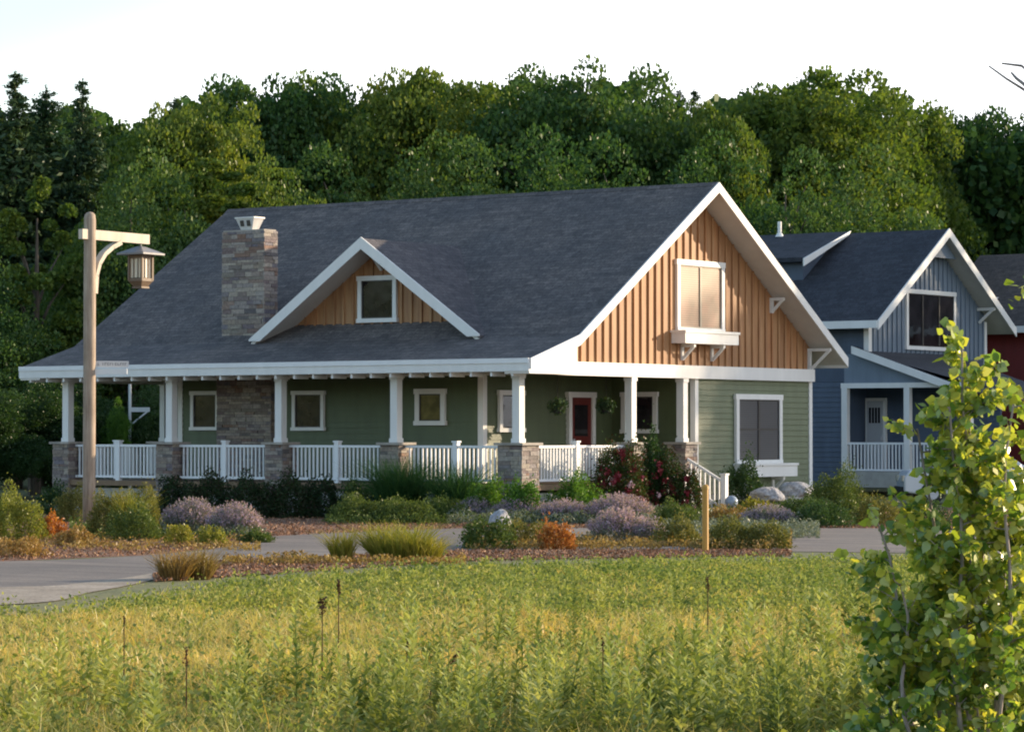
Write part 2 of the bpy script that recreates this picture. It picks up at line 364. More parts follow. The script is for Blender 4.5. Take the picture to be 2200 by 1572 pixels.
# ------------------------------------------------------------------ green house
GH = empty("green_house", (-8, 8, G), "large green house with orange board gables, white wraparound porch and a stone chimney", "house")
def SZ(y): return 3.55 + .6429 * (y - 2.04)              # front slope
def BZ(y): return 7.6 - .6532 * (y - 8.34)               # rear slope
PROF = [(0, 2.95), (2.04, 3.55), (8.34, 7.6), (15, 3.25)]
XL, XR = -16.47, 0
def slab(x0, x1, prof, top, bot):
    b_ = MB()
    for (ya, za), (yb, zb) in zip(prof[:-1], prof[1:]):
        b_.prism([(x0, ya, za + top), (x0, yb, zb + top), (x0, yb, zb + bot), (x0, ya, za + bot)], (x1 - x0, 0, 0))
    return b_
slab(XL, XR, PROF, 0, -.06).build("roof", "shingle", GH)
slab(XL + .02, XR - .02, PROF, -.062, -.17).build("soffit", "soffit", GH)
rc = MB(); rc.prism([(XL, 8.2, 7.52), (XL, 8.34, 7.63), (XL, 8.48, 7.52), (XL, 8.34, 7.60)], (-XL, 0, 0)); rc.build("ridge_cap", "shingle", GH)
def rake(x0, x1, prof, name="rake_board", mat="white_trim", d=.235, par=GH, top=.02):
    for (ya, za), (yb, zb) in zip(prof[:-1], prof[1:]):
        b_ = MB(); b_.prism([(x0, ya, za + top), (x0, yb, zb + top), (x0, yb, zb - d), (x0, ya, za - d)], (x1 - x0, 0, 0)); b_.build(name, mat, par)
rake(XR, XR + .045, PROF); rake(XL - .045, XL, PROF, top=-.03)
b_ = MB(); b_.box(XL, XR, -.035, 0.0, 2.67, 2.97); b_.build("fascia", "white_trim", GH)
b_ = MB(); b_.box(XL, XR, 15.0, 15.035, 3.0, 3.26); b_.build("fascia", "white_trim", GH)
gt = MB(); gt.box(XL, XR, -.06, -.036, 2.86, 2.975); gt.build("drip_edge", "white_vinyl", GH)
# boxed return at the foot of the gable
b_ = MB(); b_.prism([(-.72, 0.002, 2.62), (-.72, 1.98, 2.62), (-.72, 1.98, 3.34), (-.72, .002, 2.76)], (.71, 0, 0)); b_.build("eave_return", "white_trim", GH)
b_ = MB(); b_.prism([(XL + .01, 0.002, 2.62), (XL + .01, 1.98, 2.62), (XL + .01, 1.98, 3.34), (XL + .01, .002, 2.76)], (.7, 0, 0)); b_.build("eave_return", "white_trim", GH)
# rafter tails under the front fascia
rt = MB(); rt.box(-.03, .03, .02, .55, 2.56, 2.75)
rtm = rt.mesh("rafter_tail", "white_trim")
for k in range(27):
    o = link("rafter_tail", rtm, GH, (XL + .35 + k * .6, 0, 0))
# ceiling, beams
b_ = MB(); b_.box(-15.9, -.8, .35, 8.38, 2.70, 2.76); b_.build("porch_ceiling", "porch_wood", GH)
b_ = MB(); b_.box(-15.42, -.62, .52, .70, 2.60, 2.695); b_.build("porch_beam", "white_trim", GH)
b_ = MB(); b_.box(-.74, -.60, .52, 14.30, 2.62, 2.95); b_.build("frieze_band", "white_trim", GH)
b_ = MB(); b_.box(-15.42, -15.24, .70, 14.2, 2.55, 2.76); b_.build("porch_beam", "white_trim", GH)

def siding(axis, a0, a1, c, out, z0, z1, name, mat, par, pitch=.15, col=None):
    """lap courses: wall plane at coordinate c on the other axis, out = +1/-1 facing direction"""
    b_ = MB(); z = z0
    while z < z1 - .01:
        zt = min(z + pitch, z1)
        o0, o1, o2 = c + out * .030, c + out * .008, c
        if axis == 'x':
            vs = [(a0, o2, z), (a1, o2, z), (a0, o0, z), (a1, o0, z), (a0, o1, zt), (a1, o1, zt)]
        else:
            vs = [(o2, a0, z), (o2, a1, z), (o0, a0, z), (o0, a1, z), (o1, a0, zt), (o1, a1, zt)]
        b_.add(vs, [(0, 1, 3, 2), (2, 3, 5, 4)]); z = zt
    if axis == 'x': b_.box(a0, a1, *(sorted((c - out * .1, c))), z0, z1)
    else: b_.box(*(sorted((c - out * .1, c))), a0, a1, z0, z1)
    return b_.build(name, mat, par)
siding('x', -13.24, -3.32, 2.7, -1, 0.01, 2.70, "wall", "shaded_green_siding", GH)
siding('y', 2.7, 8.4, -3.32, 1, 0.01, 2.70, "wall", "shaded_green_siding", GH)
siding('x', -3.32, -.76, 8.4, -1, 0.01, 2.70, "wall", "shaded_green_siding", GH)
siding('y', 8.4, 14.28, -.75, 1, -.35, 2.62, "wall", "green_siding", GH)
b_ = MB(); b_.box(-13.2, -.8, 14.15, 14.27, G, 3.4); b_.build("wall", "green_siding", GH)
b_ = MB(); b_.box(-13.24, -13.12, 2.75, 14.15, 0.01, 2.7); b_.build("wall", "shaded_green_siding", GH)
b_ = MB(); b_.box(-.95, -.72, 8.4, 14.28, G, -.36); b_.build("foundation", "concrete", GH)
def corner(x, y, z0, z1, s=.11, par=GH, mat="white_trim"):
    b_ = MB(); b_.box(x - s, x + .045, y - .045, y + s, z0, z1); b_.build("corner_board", mat, par)
corner(-13.3 + .12, 2.7, 0, 2.70); corner(-3.32, 2.7, 0, 2.70, .12); corner(-.75, 8.4, -.1, 2.62, .11)
b_ = MB(); b_.box(-.86, -.70, 14.17, 14.33, -.36, 2.62); b_.build("corner_board", "white_trim", GH)

def battens(pl, c, lo, hi, zb, ztop, name, par, mat="cedar_board", sp=.335, wd=.065, th=.045, out=1, hole=None):
    """board and batten wall; pl 'y' = plane x=c running in y, 'x' = plane y=c running in x"""
    b_ = MB(); a = lo; k = 0
    while a < hi - 1e-3:
        e = min(a + sp, hi); zs = [(a, ztop(a)), (e, ztop(e))]
        mid = [p for p in MID if a < p < e]
        pts = [(a, zb), (e, zb), (e, max(zb, ztop(e)))] + [(p, ztop(p)) for p in mid] + [(a, max(zb, ztop(a)))]
        if max(p[1] for p in pts) > zb + .02:
            if pl == 'y': b_.prism([(c, y, z) for y, z in pts], (-out * .05, 0, 0))
            else: b_.prism([(y, c, z) for y, z in pts], (0, -out * .05, 0))
        if k:
            z = min(ztop(a - wd / 2), ztop(a + wd / 2))
            segs = [(zb, z)]
            if hole and hole[0] - .02 < a < hole[1] + .02: segs = [(zb, min(z, hole[2])), (hole[3], z)]
            for za_, zb_ in segs:
                if zb_ < za_ + .05: continue
                if pl == 'y': b_.box(*sorted((c + out * .001, c + out * th)), a - wd / 2, a + wd / 2, za_, zb_)
                else: b_.box(a - wd / 2, a + wd / 2, *sorted((c + out * .001, c + out * th)), za_, zb_)
        a = e; k += 1
    return b_.build(name, mat, par)
MID = [8.34]
battens('y', -.75, 2.2, 14.28, 2.951, lambda y: min(SZ(y), BZ(y)) - .18, "gable_wall", GH, hole=(7.47, 9.76, 3.80, 5.65))
MID = [8.34]
battens('y', -15.5, .9, 14.28, 2.78, lambda y: min(SZ(y), BZ(y)) - .18, "gable_wall", GH, out=-1)

# windows and doors (trim > pane, mullion)
def window(pl, c, out, a0, a1, z0, z1, par, tw=.13, mat="white_trim", pane="window_glass", mull=0, rails=(), sash="rubber", sill=True, name="window"):
    def bx(b_, u0, u1, d0, d1, w0, w1):
        lo, hi = sorted((c + out * d0, c + out * d1))
        if pl == 'y': b_.box(lo, hi, u0, u1, w0, w1)
        else: b_.box(u0, u1, lo, hi, w0, w1)
    f = MB()
    bx(f, a0 - .03, a1 + .03, .0, .085, z1 - tw, z1); bx(f, a0 - (.03 if sill else 0), a1 + (.03 if sill else 0), .0, .095, z0, z0 + tw * .85)
    bx(f, a0, a0 + tw, .0, .080, z0 + tw * .85, z1 - tw); bx(f, a1 - tw, a1, .0, .080, z0 + tw * .85, z1 - tw)
    fo = f.build(name, mat, par)
    p = MB(); bx(p, a0 + tw, a1 - tw, .0, .034, z0 + tw * .85, z1 - tw); p.build("pane", pane, fo)
    s = MB(); e = .03
    bx(s, a0 + tw, a1 - tw, .035, .055, z1 - tw - e, z1 - tw); bx(s, a0 + tw, a1 - tw, .035, .055, z0 + tw * .85, z0 + tw * .85 + e)
    bx(s, a0 + tw, a0 + tw + e, .035, .055, z0 + tw * .85 + e, z1 - tw - e); bx(s, a1 - tw - e, a1 - tw, .035, .055, z0 + tw * .85 + e, z1 - tw - e)
    for i in range(mull):
        m_ = a0 + (a1 - a0) * (i + 1) / (mull + 1); bx(s, m_ - .04, m_ + .04, .035, .060, z0 + tw * .85 + e, z1 - tw - e)
    for r_ in rails:
        zz = z0 + (z1 - z0) * r_; bx(s, a0 + tw + e, a1 - tw - e, .035, .052, zz - .02, zz + .02)
    s.build("sash", sash, fo); return fo
W1 = dict(pl='x', c=2.67, out=-1, par=GH, mat="white_trim", sash="sash_dark")
window(a0=-12.8, a1=-11.82, z0=1.30, z1=2.33, tw=.10, **W1)
window(a0=-9.33, a1=-8.28, z0=1.29, z1=2.31, tw=.10, **W1)
window(a0=-5.35, a1=-4.42, z0=1.42, z1=2.33, tw=.13, pane="window_glass_warm", **W1)
window('y', -3.29, 1, 3.28, 4.35, 1.25, 2.29, GH, .12, sash="sash_dark")
window('x', 8.37, -1, -2.95, -1.85, 1.22, 2.29, GH, .12, sash="sash_dark")
window('y', -.72, 1, 10.29, 12.64, .40, 2.25, GH, .14, pane="blind_dark", mull=1, rails=(.5,), sash="sash_dark", sill=False)
window('y', -.75, 1, 7.47, 9.76, 3.80, 5.65, GH, .14, pane="blind", mull=1, sash="sash_tan", sill=False)
window('x', 2.75, -1, -7.24, -6.0, 4.02, 5.2, GH, .12, sash="sash_dark")
# front door in the recess
d = MB(); d.box(-3.32, -3.20, 6.29, 6.43, 0.01, 2.14); d.box(-3.32, -3.20, 7.36, 7.50, 0.01, 2.14); d.box(-3.32, -3.19, 6.25, 7.54, 2.14, 2.28)
do = d.build("front_door", "white_trim", GH)
d = MB(); d.box(-3.32, -3.25, 6.43, 7.36, .02, 2.14); d.build("door_leaf", "door_red", do)
d = MB(); d.box(-3.25, -3.24, 6.6, 7.19, 1.15, 1.95); d.build("door_glass", "window_glass", do)
d = MB(); d.box(-3.25, -3.19, 6.50, 6.54, .95, 1.08); d.build("door_handle", "chrome", do)
# window boxes
def wbox(y0, y1, z0, z1, pr, x=-.66):
    b_ = MB(); b_.box(x, x + pr, y0, y1, z0, z1); b_.box(x - .02, x + pr + .03, y0 - .03, y1 + .03, z1 - .05, z1 + .012)
    o = b_.build("window_box", "white_trim", GH)
    for y in (y0 + .55, y1 - .6):
        k = MB(); k.box(x - .05, x, y - .05, y + .05, z0 - .42, z0 - .01); k.box(x, x + pr * .85, y - .045, y + .045, z0 - .09, z0 - .002)
        k.beam((x - .0, y, z0 - .38), (x + pr * .75, y, z0 - .08), .07, .07); k.build("bracket", "white_trim", o)
wbox(7.22, 9.80, 3.50, 3.82, .42, -.70); wbox(10.25, 12.85, .08, .42, .38, -.69)
# knee braces carrying the rake, and the small ornament in the dormer peak
for y, e_ in ((12.2, .42), (14.2, .70)):
    z = BZ(y) - .2; k = MB(); k.box(-.75, -.75 + e_, y - .045, y + .045, z - .13, z - .05); k.box(-.75, -.67, y - .045, y + .045, z - .10 - e_ * .85, z - .13)
    k.beam((-.69, y, z - .08 - e_ * .8), (-.80 + e_, y, z - .12), .065, .065); k.build("knee_brace", "white_trim", GH)
# ---- dormer
DX, DZ, DY = -6.49, 6.1, 1.9; ds = .683
DM = MB()
def dz(x): return DZ - ds * abs(x - DX)
do = None
for sgn in (-1, 1):
    q = MB(); fx = DX + sgn * 3.66
    P = [(DX, DY, DZ), (fx, DY, dz(fx)), (fx, 2.22, dz(fx)), (DX, 6.1, DZ)]
    lo_ = [(x, y, z - .06) for x, y, z in P]
    q.prism(lo_, (0, 0, .06)); o = q.build("dormer_roof", "shingle_side", GH)
    q = MB(); P2 = [(x + (0 if i in (0, 3) else -sgn * .03), y + (.01 if i < 2 else 0), z - .17) for i, (x, y, z) in enumerate(P)]
    q.prism(P2, (0, 0, .108)); q.build("soffit", "soffit", o)
    q = MB(); q.prism([(DX, DY, DZ + .03), (fx, DY, dz(fx) + .03), (fx - sgn * .0, DY, dz(fx) - .02), (fx - sgn * .36, DY, dz(fx) - .02), (DX, DY, DZ - .27)], (0, -.045, 0)); q.build("rake_board", "white_trim", o)
MID = [DX]
battens('x', 2.75, DX - 3.1, DX + 3.1, 3.9, lambda x: dz(x) - .18, "dormer_wall", GH, out=-1, sp=.31, hole=(-7.24, -6.0, 4.02, 5.2))
k = MB(); k.box(DX - .05, DX + .05, 2.35, 2.75, 5.62, 5.72); k.beam((DX, 2.72, 5.35), (DX, 2.42, 5.62), .08, .08); k.build("knee_brace", "white_trim", GH)

# ---- ledge stone work
def stones(rng, x0, x1, y0, y1, z0, z1, faces="xXyY", rh=(.05, .11), ln=(.14, .42), pr=.035):
    b_ = MB(); b_.box(x0, x1, y0, y1, z0, z1, 1)
    for fc in faces:
        z = z0
        while z < z1 - .01:
            h = min(rng.uniform(*rh), z1 - z)
            if z1 - z - h < .03: h = z1 - z
            lo, hi = (y0, y1) if fc in "xX" else (x0, x1); lo -= .02; hi += .02; a = lo
            while a < hi - .005:
                l = min(rng.uniform(*ln), hi - a)
                if hi - a - l < .07: l = hi - a
                p = rng.uniform(.008, pr); g = .006
                if fc == 'x': b_.box(x0 - p, x0 + .02, a + g / 2, a + l - g / 2, z + g / 2, z + h - g / 2)
                if fc == 'X': b_.box(x1 - .02, x1 + p, a + g / 2, a + l - g / 2, z + g / 2, z + h - g / 2)
                if fc == 'y': b_.box(a + g / 2, a + l - g / 2, y0 - p - .003, y0 + .02, z + g / 2, z + h - g / 2)
                if fc == 'Y': b_.box(a + g / 2, a + l - g / 2, y1 - .02, y1 + p + .003, z + g / 2, z + h - g / 2)
                a += l
            z += h
    return b_
rng = random.Random(5)
CH = stones(rng, -11.48, -10.08, 2.38, 2.88, 3.4, 6.46, "xXy", (.06, .13), (.18, .55)).build("chimney", ["stone", "mortar"], GH)
b_ = MB(); b_.box(-11.47, -10.09, 2.38, 2.87, 6.452, 6.50); b_.build("chimney_crown", "stone_cap", CH)
p = MB()                                           # one flared metal cap with two openings
for (za, ha, da), (zb2, hb, db) in (((6.50, .19, .13), (6.56, .21, .14)), ((6.56, .21, .14), (6.80, .31, .20)), ((6.80, .33, .22), (6.84, .33, .22))):
    cx, cy = -10.78, 2.63
    p.add([(cx - ha, cy - da, za), (cx + ha, cy - da, za), (cx + ha, cy + da, za), (cx - ha, cy + da, za), (cx - hb, cy - db, zb2), (cx + hb, cy - db, zb2), (cx + hb, cy + db, zb2), (cx - hb, cy + db, zb2)],
          [(0, 3, 2, 1), (4, 5, 6, 7), (0, 1, 5, 4), (1, 2, 6, 5), (2, 3, 7, 6), (3, 0, 4, 7)])
cp = p.build("chimney_cap", "metal_cap", CH)
for ox in (-.11, .11):
    p = MB(); p.beam((-10.78 + ox, 2.465, 6.60), (-10.78 + ox, 2.432, 6.75), .11, .02, up=(0, 1, 0)); p.build("flue_opening", "sash_dark", cp)
stones(rng, -11.80, -9.99, 2.55, 2.69, .0, 2.69, "xXy", (.06, .13), (.18, .5)).build("stone_panel", ["stone", "mortar"], GH)
S_ = 3.6385
def pier(x, y, wd=.52, seed=1):
    h = wd / 2; o = stones(random.Random(seed), x - h, x + h, y - h, y + h, G - .05, .94).build("stone_pier", ["stone", "mortar"], GH)
    c = MB(); c.box(x - h - .09, x + h + .09, y - h - .09, y + h + .09, .941, 1.0); c.build("pier_cap", "stone_cap", o)
def column(x, y, wd=.20, z1=2.62):
    c = MB(); h = wd / 2; c.box(x - h, x + h, y - h, y + h, 1.001, z1); c.box(x - h - .02, x + h + .02, y - h - .02, y + h + .02, 1.0, 1.10)
    c.box(x - h - .02, x + h + .02, y - h - .02, y + h + .02, z1 - .1, z1 - .002); c.build("porch_column", "white_trim", GH)
pts = [(-.75 - k * S_, .6) for k in range(5)] + [(-.75, 5.41), (-.75, 7.80), (-15.3, 4.35), (-15.3, 8.2)]
for i, (x, y) in enumerate(pts):
    pier(x, y, .66 if i == 0 else .52, 11 + i); column(x, y, .21 if i != 7 else .17)
def railing(p, q, newel=True, half=.3):
    p, q = Vector((*p, 0)), Vector((*q, 0)); d = (q - p); L = d.length; d.normalize(); p = p + d * half; q = q - d * half; L = (q - p).length
    b_ = MB(); b_.beam(p + Vector((0, 0, .90)), q + Vector((0, 0, .90)), .09, .06); b_.beam(p + Vector((0, 0, .10)), q + Vector((0, 0, .10)), .06, .06)
    ro = b_.build("porch_railing", "white_vinyl", GH)
    n = int(L / .125); bb = MB(); mid = (p + q) / 2
    for i in range(1, n):
        c = p + d * L * i / n
        if newel and (c - mid).length < .1: continue
        bb.box(c.x - .019, c.x + .019, c.y - .019, c.y + .019, .13, .87)
    bb.build("balusters", "white_vinyl", ro)
    if newel:
        nb = MB(); nb.box(mid.x - .065, mid.x + .065, mid.y - .065, mid.y + .065, -.08, 1.0); nb.box(mid.x - .085, mid.x + .085, mid.y - .085, mid.y + .085, 1.0, 1.04)
        nb.build("newel_post", "white_vinyl", ro)
for k in range(4): railing(pts[k], pts[k + 1])
railing(pts[0], pts[5]); railing(pts[4], pts[7]); railing(pts[7], pts[8])
b_ = MB(); b_.box(-15.6, -.5, .38, 8.35, -.13, 0); b_.build("porch_floor", "porch_wood", GH)
b_ = MB(); b_.box(-15.5, -.55, .50, .62, G - .05, -.20); b_.box(-.67, -.55, .62, 8.3, G - .05, -.20); b_.build("porch_skirt", "concrete", GH)
# steps down from the porch with handrails
st = MB()
for i in range(4): st.box(-.5 + i * .28, -.5 + (i + 1) * .28 + .02, 5.75, 7.5, G - .05, -.16 * (i + 1) - .0)
so_ = st.build("porch_steps", "concrete", GH)
for y in (7.62, 5.68):
    h = MB(); h.beam((-.5, y, .58), (.55, y, .02), .06, .06); h.beam((-.5, y, -.10), (.55, y, -.64), .05, .05)
    for i in range(7): 
        x = -.38 + i * .14; zc = .58 - (x + .5) * .533; h.box(x - .017, x + .017, y - .017, y + .017, zc - .66, zc)
    h.build("handrail", "white_vinyl", so_)
    h = MB(); h.box(.55, .69, y - .07, y + .07, G, .17); h.box(.53, .71, y - .09, y + .09, .17, .21); h.build("newel_post", "white_vinyl", so_)
# ------------------------------------------------------------------ blue house
BHO = empty("blue_house", (-11, 32, -.5), "dark blue house with navy roof, white edged gable and small covered side porch", "house")
BP = [(27.28, 4.76), (32.14, 7.94), (37.05, 4.78)]
b_ = slab(-20, -5.8, BP, 0, -.06); b_.build("roof", "shingle_blue", BHO)
slab(-19.9, -5.82, BP, -.062, -.17).build("soffit", "soffit", BHO)
rake(-5.8, -5.755, BP, par=BHO, d=.27)
b_ = MB(); b_.box(-20, -5.8, 27.24, 27.28, 4.55, 4.79); b_.build("fascia", "white_trim", BHO)
siding('x', -19.5, -7.4, 27.95, -1, -.5, 2.86, "wall", "blue_siding", BHO, .16)
b_ = MB(); b_.box(-19.48, -6.52, 27.99, 28.09, 2.87, 5.1); b_.box(-7.6, -7.4, 28.0, 29.45, -.5, 2.86); b_.box(-6.6, -6.5, 28.9, 36.1, 3.0, 3.7); b_.build("wall", "blue_siding", BHO)
siding('x', -7.4, -6.5, 27.95, -1, 2.862, 4.75, "wall", "blue_siding", BHO, .16)
siding('x', -7.4, -2.6, 29.45, -1, 0, 2.80, "wall", "blue_siding", BHO, .16)
b_ = MB(); b_.box(-6.6, -6.5, 29.5, 36.1, -.5, 3.0); b_.box(-19.5, -6.6, 36.0, 36.1, -.5, 4.9); b_.build("wall", "blue_siding", BHO)
MID = [32.14]
battens('y', -6.5, 27.95, 36.1, 3.7, lambda y: min(4.76 + .6543 * (y - 27.28), 7.94 - .6436 * (y - 32.14)) - .18, "gable_wall", BHO, mat="blue_board", sp=.32, hole=(30.4, 33.87, 3.95, 5.93))
MID = []
b_ = MB(); b_.box(-6.62, -6.44, 27.875, 28.08, 3.76, 4.78); b_.box(-6.62, -6.44, 36.0, 36.16, 2.9, 5.0); b_.build("corner_board", "white_trim", BHO)
window('y', -6.5, 1, 30.40, 33.87, 3.95, 5.93, BHO, .14, pane="window_glass", mull=2, sash="sash_dark")
b_ = MB(); b_.prism([(-6.1, 31.05, 7.0), (-6.1, 33.2, 7.0), (-6.1, 32.14, 7.7)], (.04, 0, 0)); b_.build("gable_panel", "blue_board", BHO)
for y in (28.6, 35.6):
    z = min(4.76 + .6543 * (y - 27.28), 7.94 - .6436 * (y - 32.14)) - .2
    k = MB(); k.box(-6.5, -5.85, y - .05, y + .05, z - .14, z - .04); k.beam((-6.45, y, z - .55), (-5.95, y, z - .12), .08, .08); k.build("knee_brace", "white_trim", BHO)
# side porch with shed roof
b_ = MB(); b_.prism([(-6.9, 27.6, 3.98), (-2.6, 27.6, 2.52), (-2.6, 27.6, 2.46), (-6.9, 27.6, 3.92)], (0, 6, 0)); b_.build("porch_roof", "shingle_blue", BHO)
b_ = MB(); b_.prism([(-6.9, 27.6, 4.0), (-2.6, 27.6, 2.54), (-2.6, 27.6, 2.30), (-6.9, 27.6, 3.76)], (0, -.045, 0)); b_.build("rake_board", "white_trim", BHO)
b_ = MB(); b_.prism([(-7.35, 27.93, 2.82), (-3.0, 27.93, 2.82), (-3.0, 27.93, 2.56), (-2.9, 27.93, 2.54), (-6.5, 27.93, 3.75), (-7.35, 27.93, 3.75)], (0, -.03, 0)); b_.build("wall", "blue_board", BHO)
b_ = MB(); b_.box(-7.42, -2.7, 27.80, 27.92, 2.66, 2.82); b_.build("porch_beam", "white_trim", BHO)
for x in (-7.3, -5.05, -2.9):
    b_ = MB(); b_.box(x - .10, x + .10, 27.80, 28.0, -.1, 2.66); b_.build("porch_column", "white_trim", BHO)
b_ = MB(); b_.box(-7.2, -2.9, 27.86, 27.92, .86, .93); b_.box(-7.2, -2.9, 27.86, 27.92, .02, .08)
rl = b_.build("porch_railing", "white_vinyl", BHO); b_ = MB()
for i in range(34): b_.box(-7.12 + i * .125, -7.08 + i * .125, 27.87, 27.91, .08, .86)
b_.build("balusters", "white_vinyl", rl)
b_ = MB(); b_.box(-7.4, -2.7, 27.75, 29.45, -.5, 0); b_.build("porch_floor", "concrete", BHO)
b_ = MB(); b_.box(-7.36, -6.62, 29.30, 29.42, .01, 2.36); dd = b_.build("front_door", "white_trim", BHO)
b_ = MB(); b_.box(-7.28, -6.70, 29.27, 29.305, .05, 2.26); b_.build("door_leaf", "door_white", dd)
for i in range(4):
    b_ = MB(); b_.box(-7.20 + i * .11, -7.13 + i * .11, 29.25, 29.275, 1.55, 2.05); b_.build("door_pane", "window_glass", dd)
b_ = MB(); b_.box(-6.76, -6.73, 29.22, 29.27, 1.0, 1.12); b_.build("door_handle", "chrome", dd)
# shed dormer on the far left of its roof, with vent pipe
b_ = MB(); b_.prism([(-20, 32.14, 8.0), (-20, 29.2, 7.0), (-20, 29.2, 6.86), (-20, 32.14, 7.86)], (10.5, 0, 0)); sdm = b_.build("shed_dormer", "shingle_blue", BHO)
b_ = MB(); b_.prism([(-9.5, 32.14, 8.02), (-9.5, 29.0, 6.95), (-9.5, 29.0, 6.70), (-9.5, 32.0, 7.86)], (.045, 0, 0)); b_.build("rake_board", "white_trim", sdm)
b_ = MB(); b_.prism([(-9.9, 31.9, 7.84), (-9.9, 29.6, 6.98), (-9.9, 29.6, 6.2)], (.05, 0, 0)); b_.box(-19.8, -9.9, 29.6, 29.7, 6.2, 6.95); b_.build("dormer_wall", "blue_siding", sdm)
b_ = MB(); b_.tube([(-12.1, 31.9, 7.8), (-12.1, 31.9, 8.42)], [.07, .07], 10); b_.tube([(-12.1, 31.9, 7.9), (-12.1, 31.9, 8.02)], [.16, .09], 10); b_.build("vent_pipe", "pipe", BHO)
# ------------------------------------------------------------------ red house
RH = empty("red_house", (-10, 50, -.5), "dark red house with brown grey roof at the right edge, behind the blue house", "house")
b_ = slab(-13.5, 12, [(44.6, 5.15), (49.6, 8.15), (55, 5)], 0, -.08); b_.build("roof", "shingle_brown", RH)
b_ = MB(); b_.box(-13.5, 12, 44.55, 44.6, 4.93, 5.17); b_.build("fascia", "white_trim", RH)
siding('x', -13.1, 11.5, 45.3, -1, -.5, 5.2, "wall", "red_siding", RH, .16)
b_ = MB(); b_.prism([(-13.0, 45.3, -.5), (-13.0, 54.5, -.5), (-13, 54.5, 5.1), (-13, 49.6, 8.0), (-13, 45.3, 5.3)], (.1, 0, 0)); b_.prism([(11.4, 45.3, -.5), (11.4, 54.5, -.5), (11.4, 54.5, 5.1), (11.4, 49.6, 8.0), (11.4, 45.3, 5.3)], (.1, 0, 0)); b_.build("wall", "red_siding", RH)
b_ = MB(); b_.prism([(-12.4, 46.0, 6.35), (-11.2, 46.0, 6.35), (-11.2, 46.0, 6.12), (-12.4, 46.0, 6.12)], (0, 1.2, 0)); b_.build("dormer_eave", "white_trim", RH)
window('x', 45.27, -1, -6, -4.6, 1, 2.6, RH, .13, sash="sash_dark", mull=1)

# ------------------------------------------------------------------ lantern post
px_, py_ = at(192, 68.55)
LP = empty("lamp_post", (px_, py_, G), "tall round wooden lamp post with bracketed arm carrying a craftsman lantern, at the left", "lamp post")
b_ = MB(); zt = 6.17
zs = [G - .1, 0, 1.5, 3, 4.5, 6.0, 6.1, 6.15, 6.17]; rs = [.146, .142, .140, .138, .137, .134, .118, .08, .02]
b_.tube([(px_, py_, z) for z in zs], rs, 20)
b_.build("post", "weathered_wood", LP, smooth=True)
ang = math.radians(58); AD = Vector((*(RV * math.cos(ang) + FV * math.sin(ang)), 0)); P0 = Vector((px_, py_, 0))
AN = Vector((AD.y, -AD.x, 0))
def pa(s, z, n=0): return P0 + AD * s + AN * n + Vector((0, 0, z))
b_ = MB(); b_.beam(pa(-.32, 5.66), pa(2.05, 5.66), .12, .22); b_.build("arm", "sunlit_wood", LP)
b_ = MB(); prev = None                            # curved brace
arc = [(.13, 4.35), (.16, 4.75), (.26, 5.02), (.46, 5.25), (.74, 5.42), (1.02, 5.53)]
for a, c in zip(arc[:-1], arc[1:]): b_.beam(pa(a[0], a[1]), pa(c[0] + .01, c[1] + .01), .10, .17, up=AN)
b_.build("brace", "sunlit_wood", LP)
LX = 1.80
b_ = MB(); b_.tube([pa(LX, 5.56), pa(LX, 5.45)], [.022, .022], 8); b_.build("hanger", "lamp_roof", LP)
lan = MB(); c = pa(LX, 0)
def lq(s, n, z): return tuple(c + AD * s + AN * n + Vector((0, 0, z + .09)))
def frus(b_, z0, h0, z1, h1, mi=0):
    b_.add([lq(a * h0, n * h0, z0) for a, n in ((-1, -1), (1, -1), (1, 1), (-1, 1))] + [lq(a * h1, n * h1, z1) for a, n in ((-1, -1), (1, -1), (1, 1), (-1, 1))],
           [(0, 3, 2, 1), (4, 5, 6, 7), (0, 1, 5, 4), (1, 2, 6, 5), (2, 3, 7, 6), (3, 0, 4, 7)], mi)
r_ = MB(); frus(r_, 5.20, .39, 5.24, .39); frus(r_, 5.241, .38, 5.40, .06); lh = r_.build("lantern_roof", "lamp_roof", LP)
g = MB(); frus(g, 4.68, .165, 5.19, .165); g.build("lantern_glass", "lamp_glass", LP)
f = MB(); hw = .185
for a in (-1, 1):
    for n in (-1, 1): f.beam(lq(a * hw, n * hw, 4.62), lq(a * hw, n * hw, 5.20), .05, .05)
    for s in (-.06, .06):
        f.beam(lq(a * .178, s, 4.66), lq(a * .178, s, 5.2), .016, .016); f.beam(lq(s, a * .178, 4.66), lq(s, a * .178, 5.2), .016, .016)
frus(f, 4.60, .20, 4.67, .20); frus(f, 4.48, .12, 4.60, .19); frus(f, 4.44, .14, 4.48, .14); frus(f, 5.12, .195, 5.195, .195)
f.build("lantern_frame", "lamp_frame", LP)
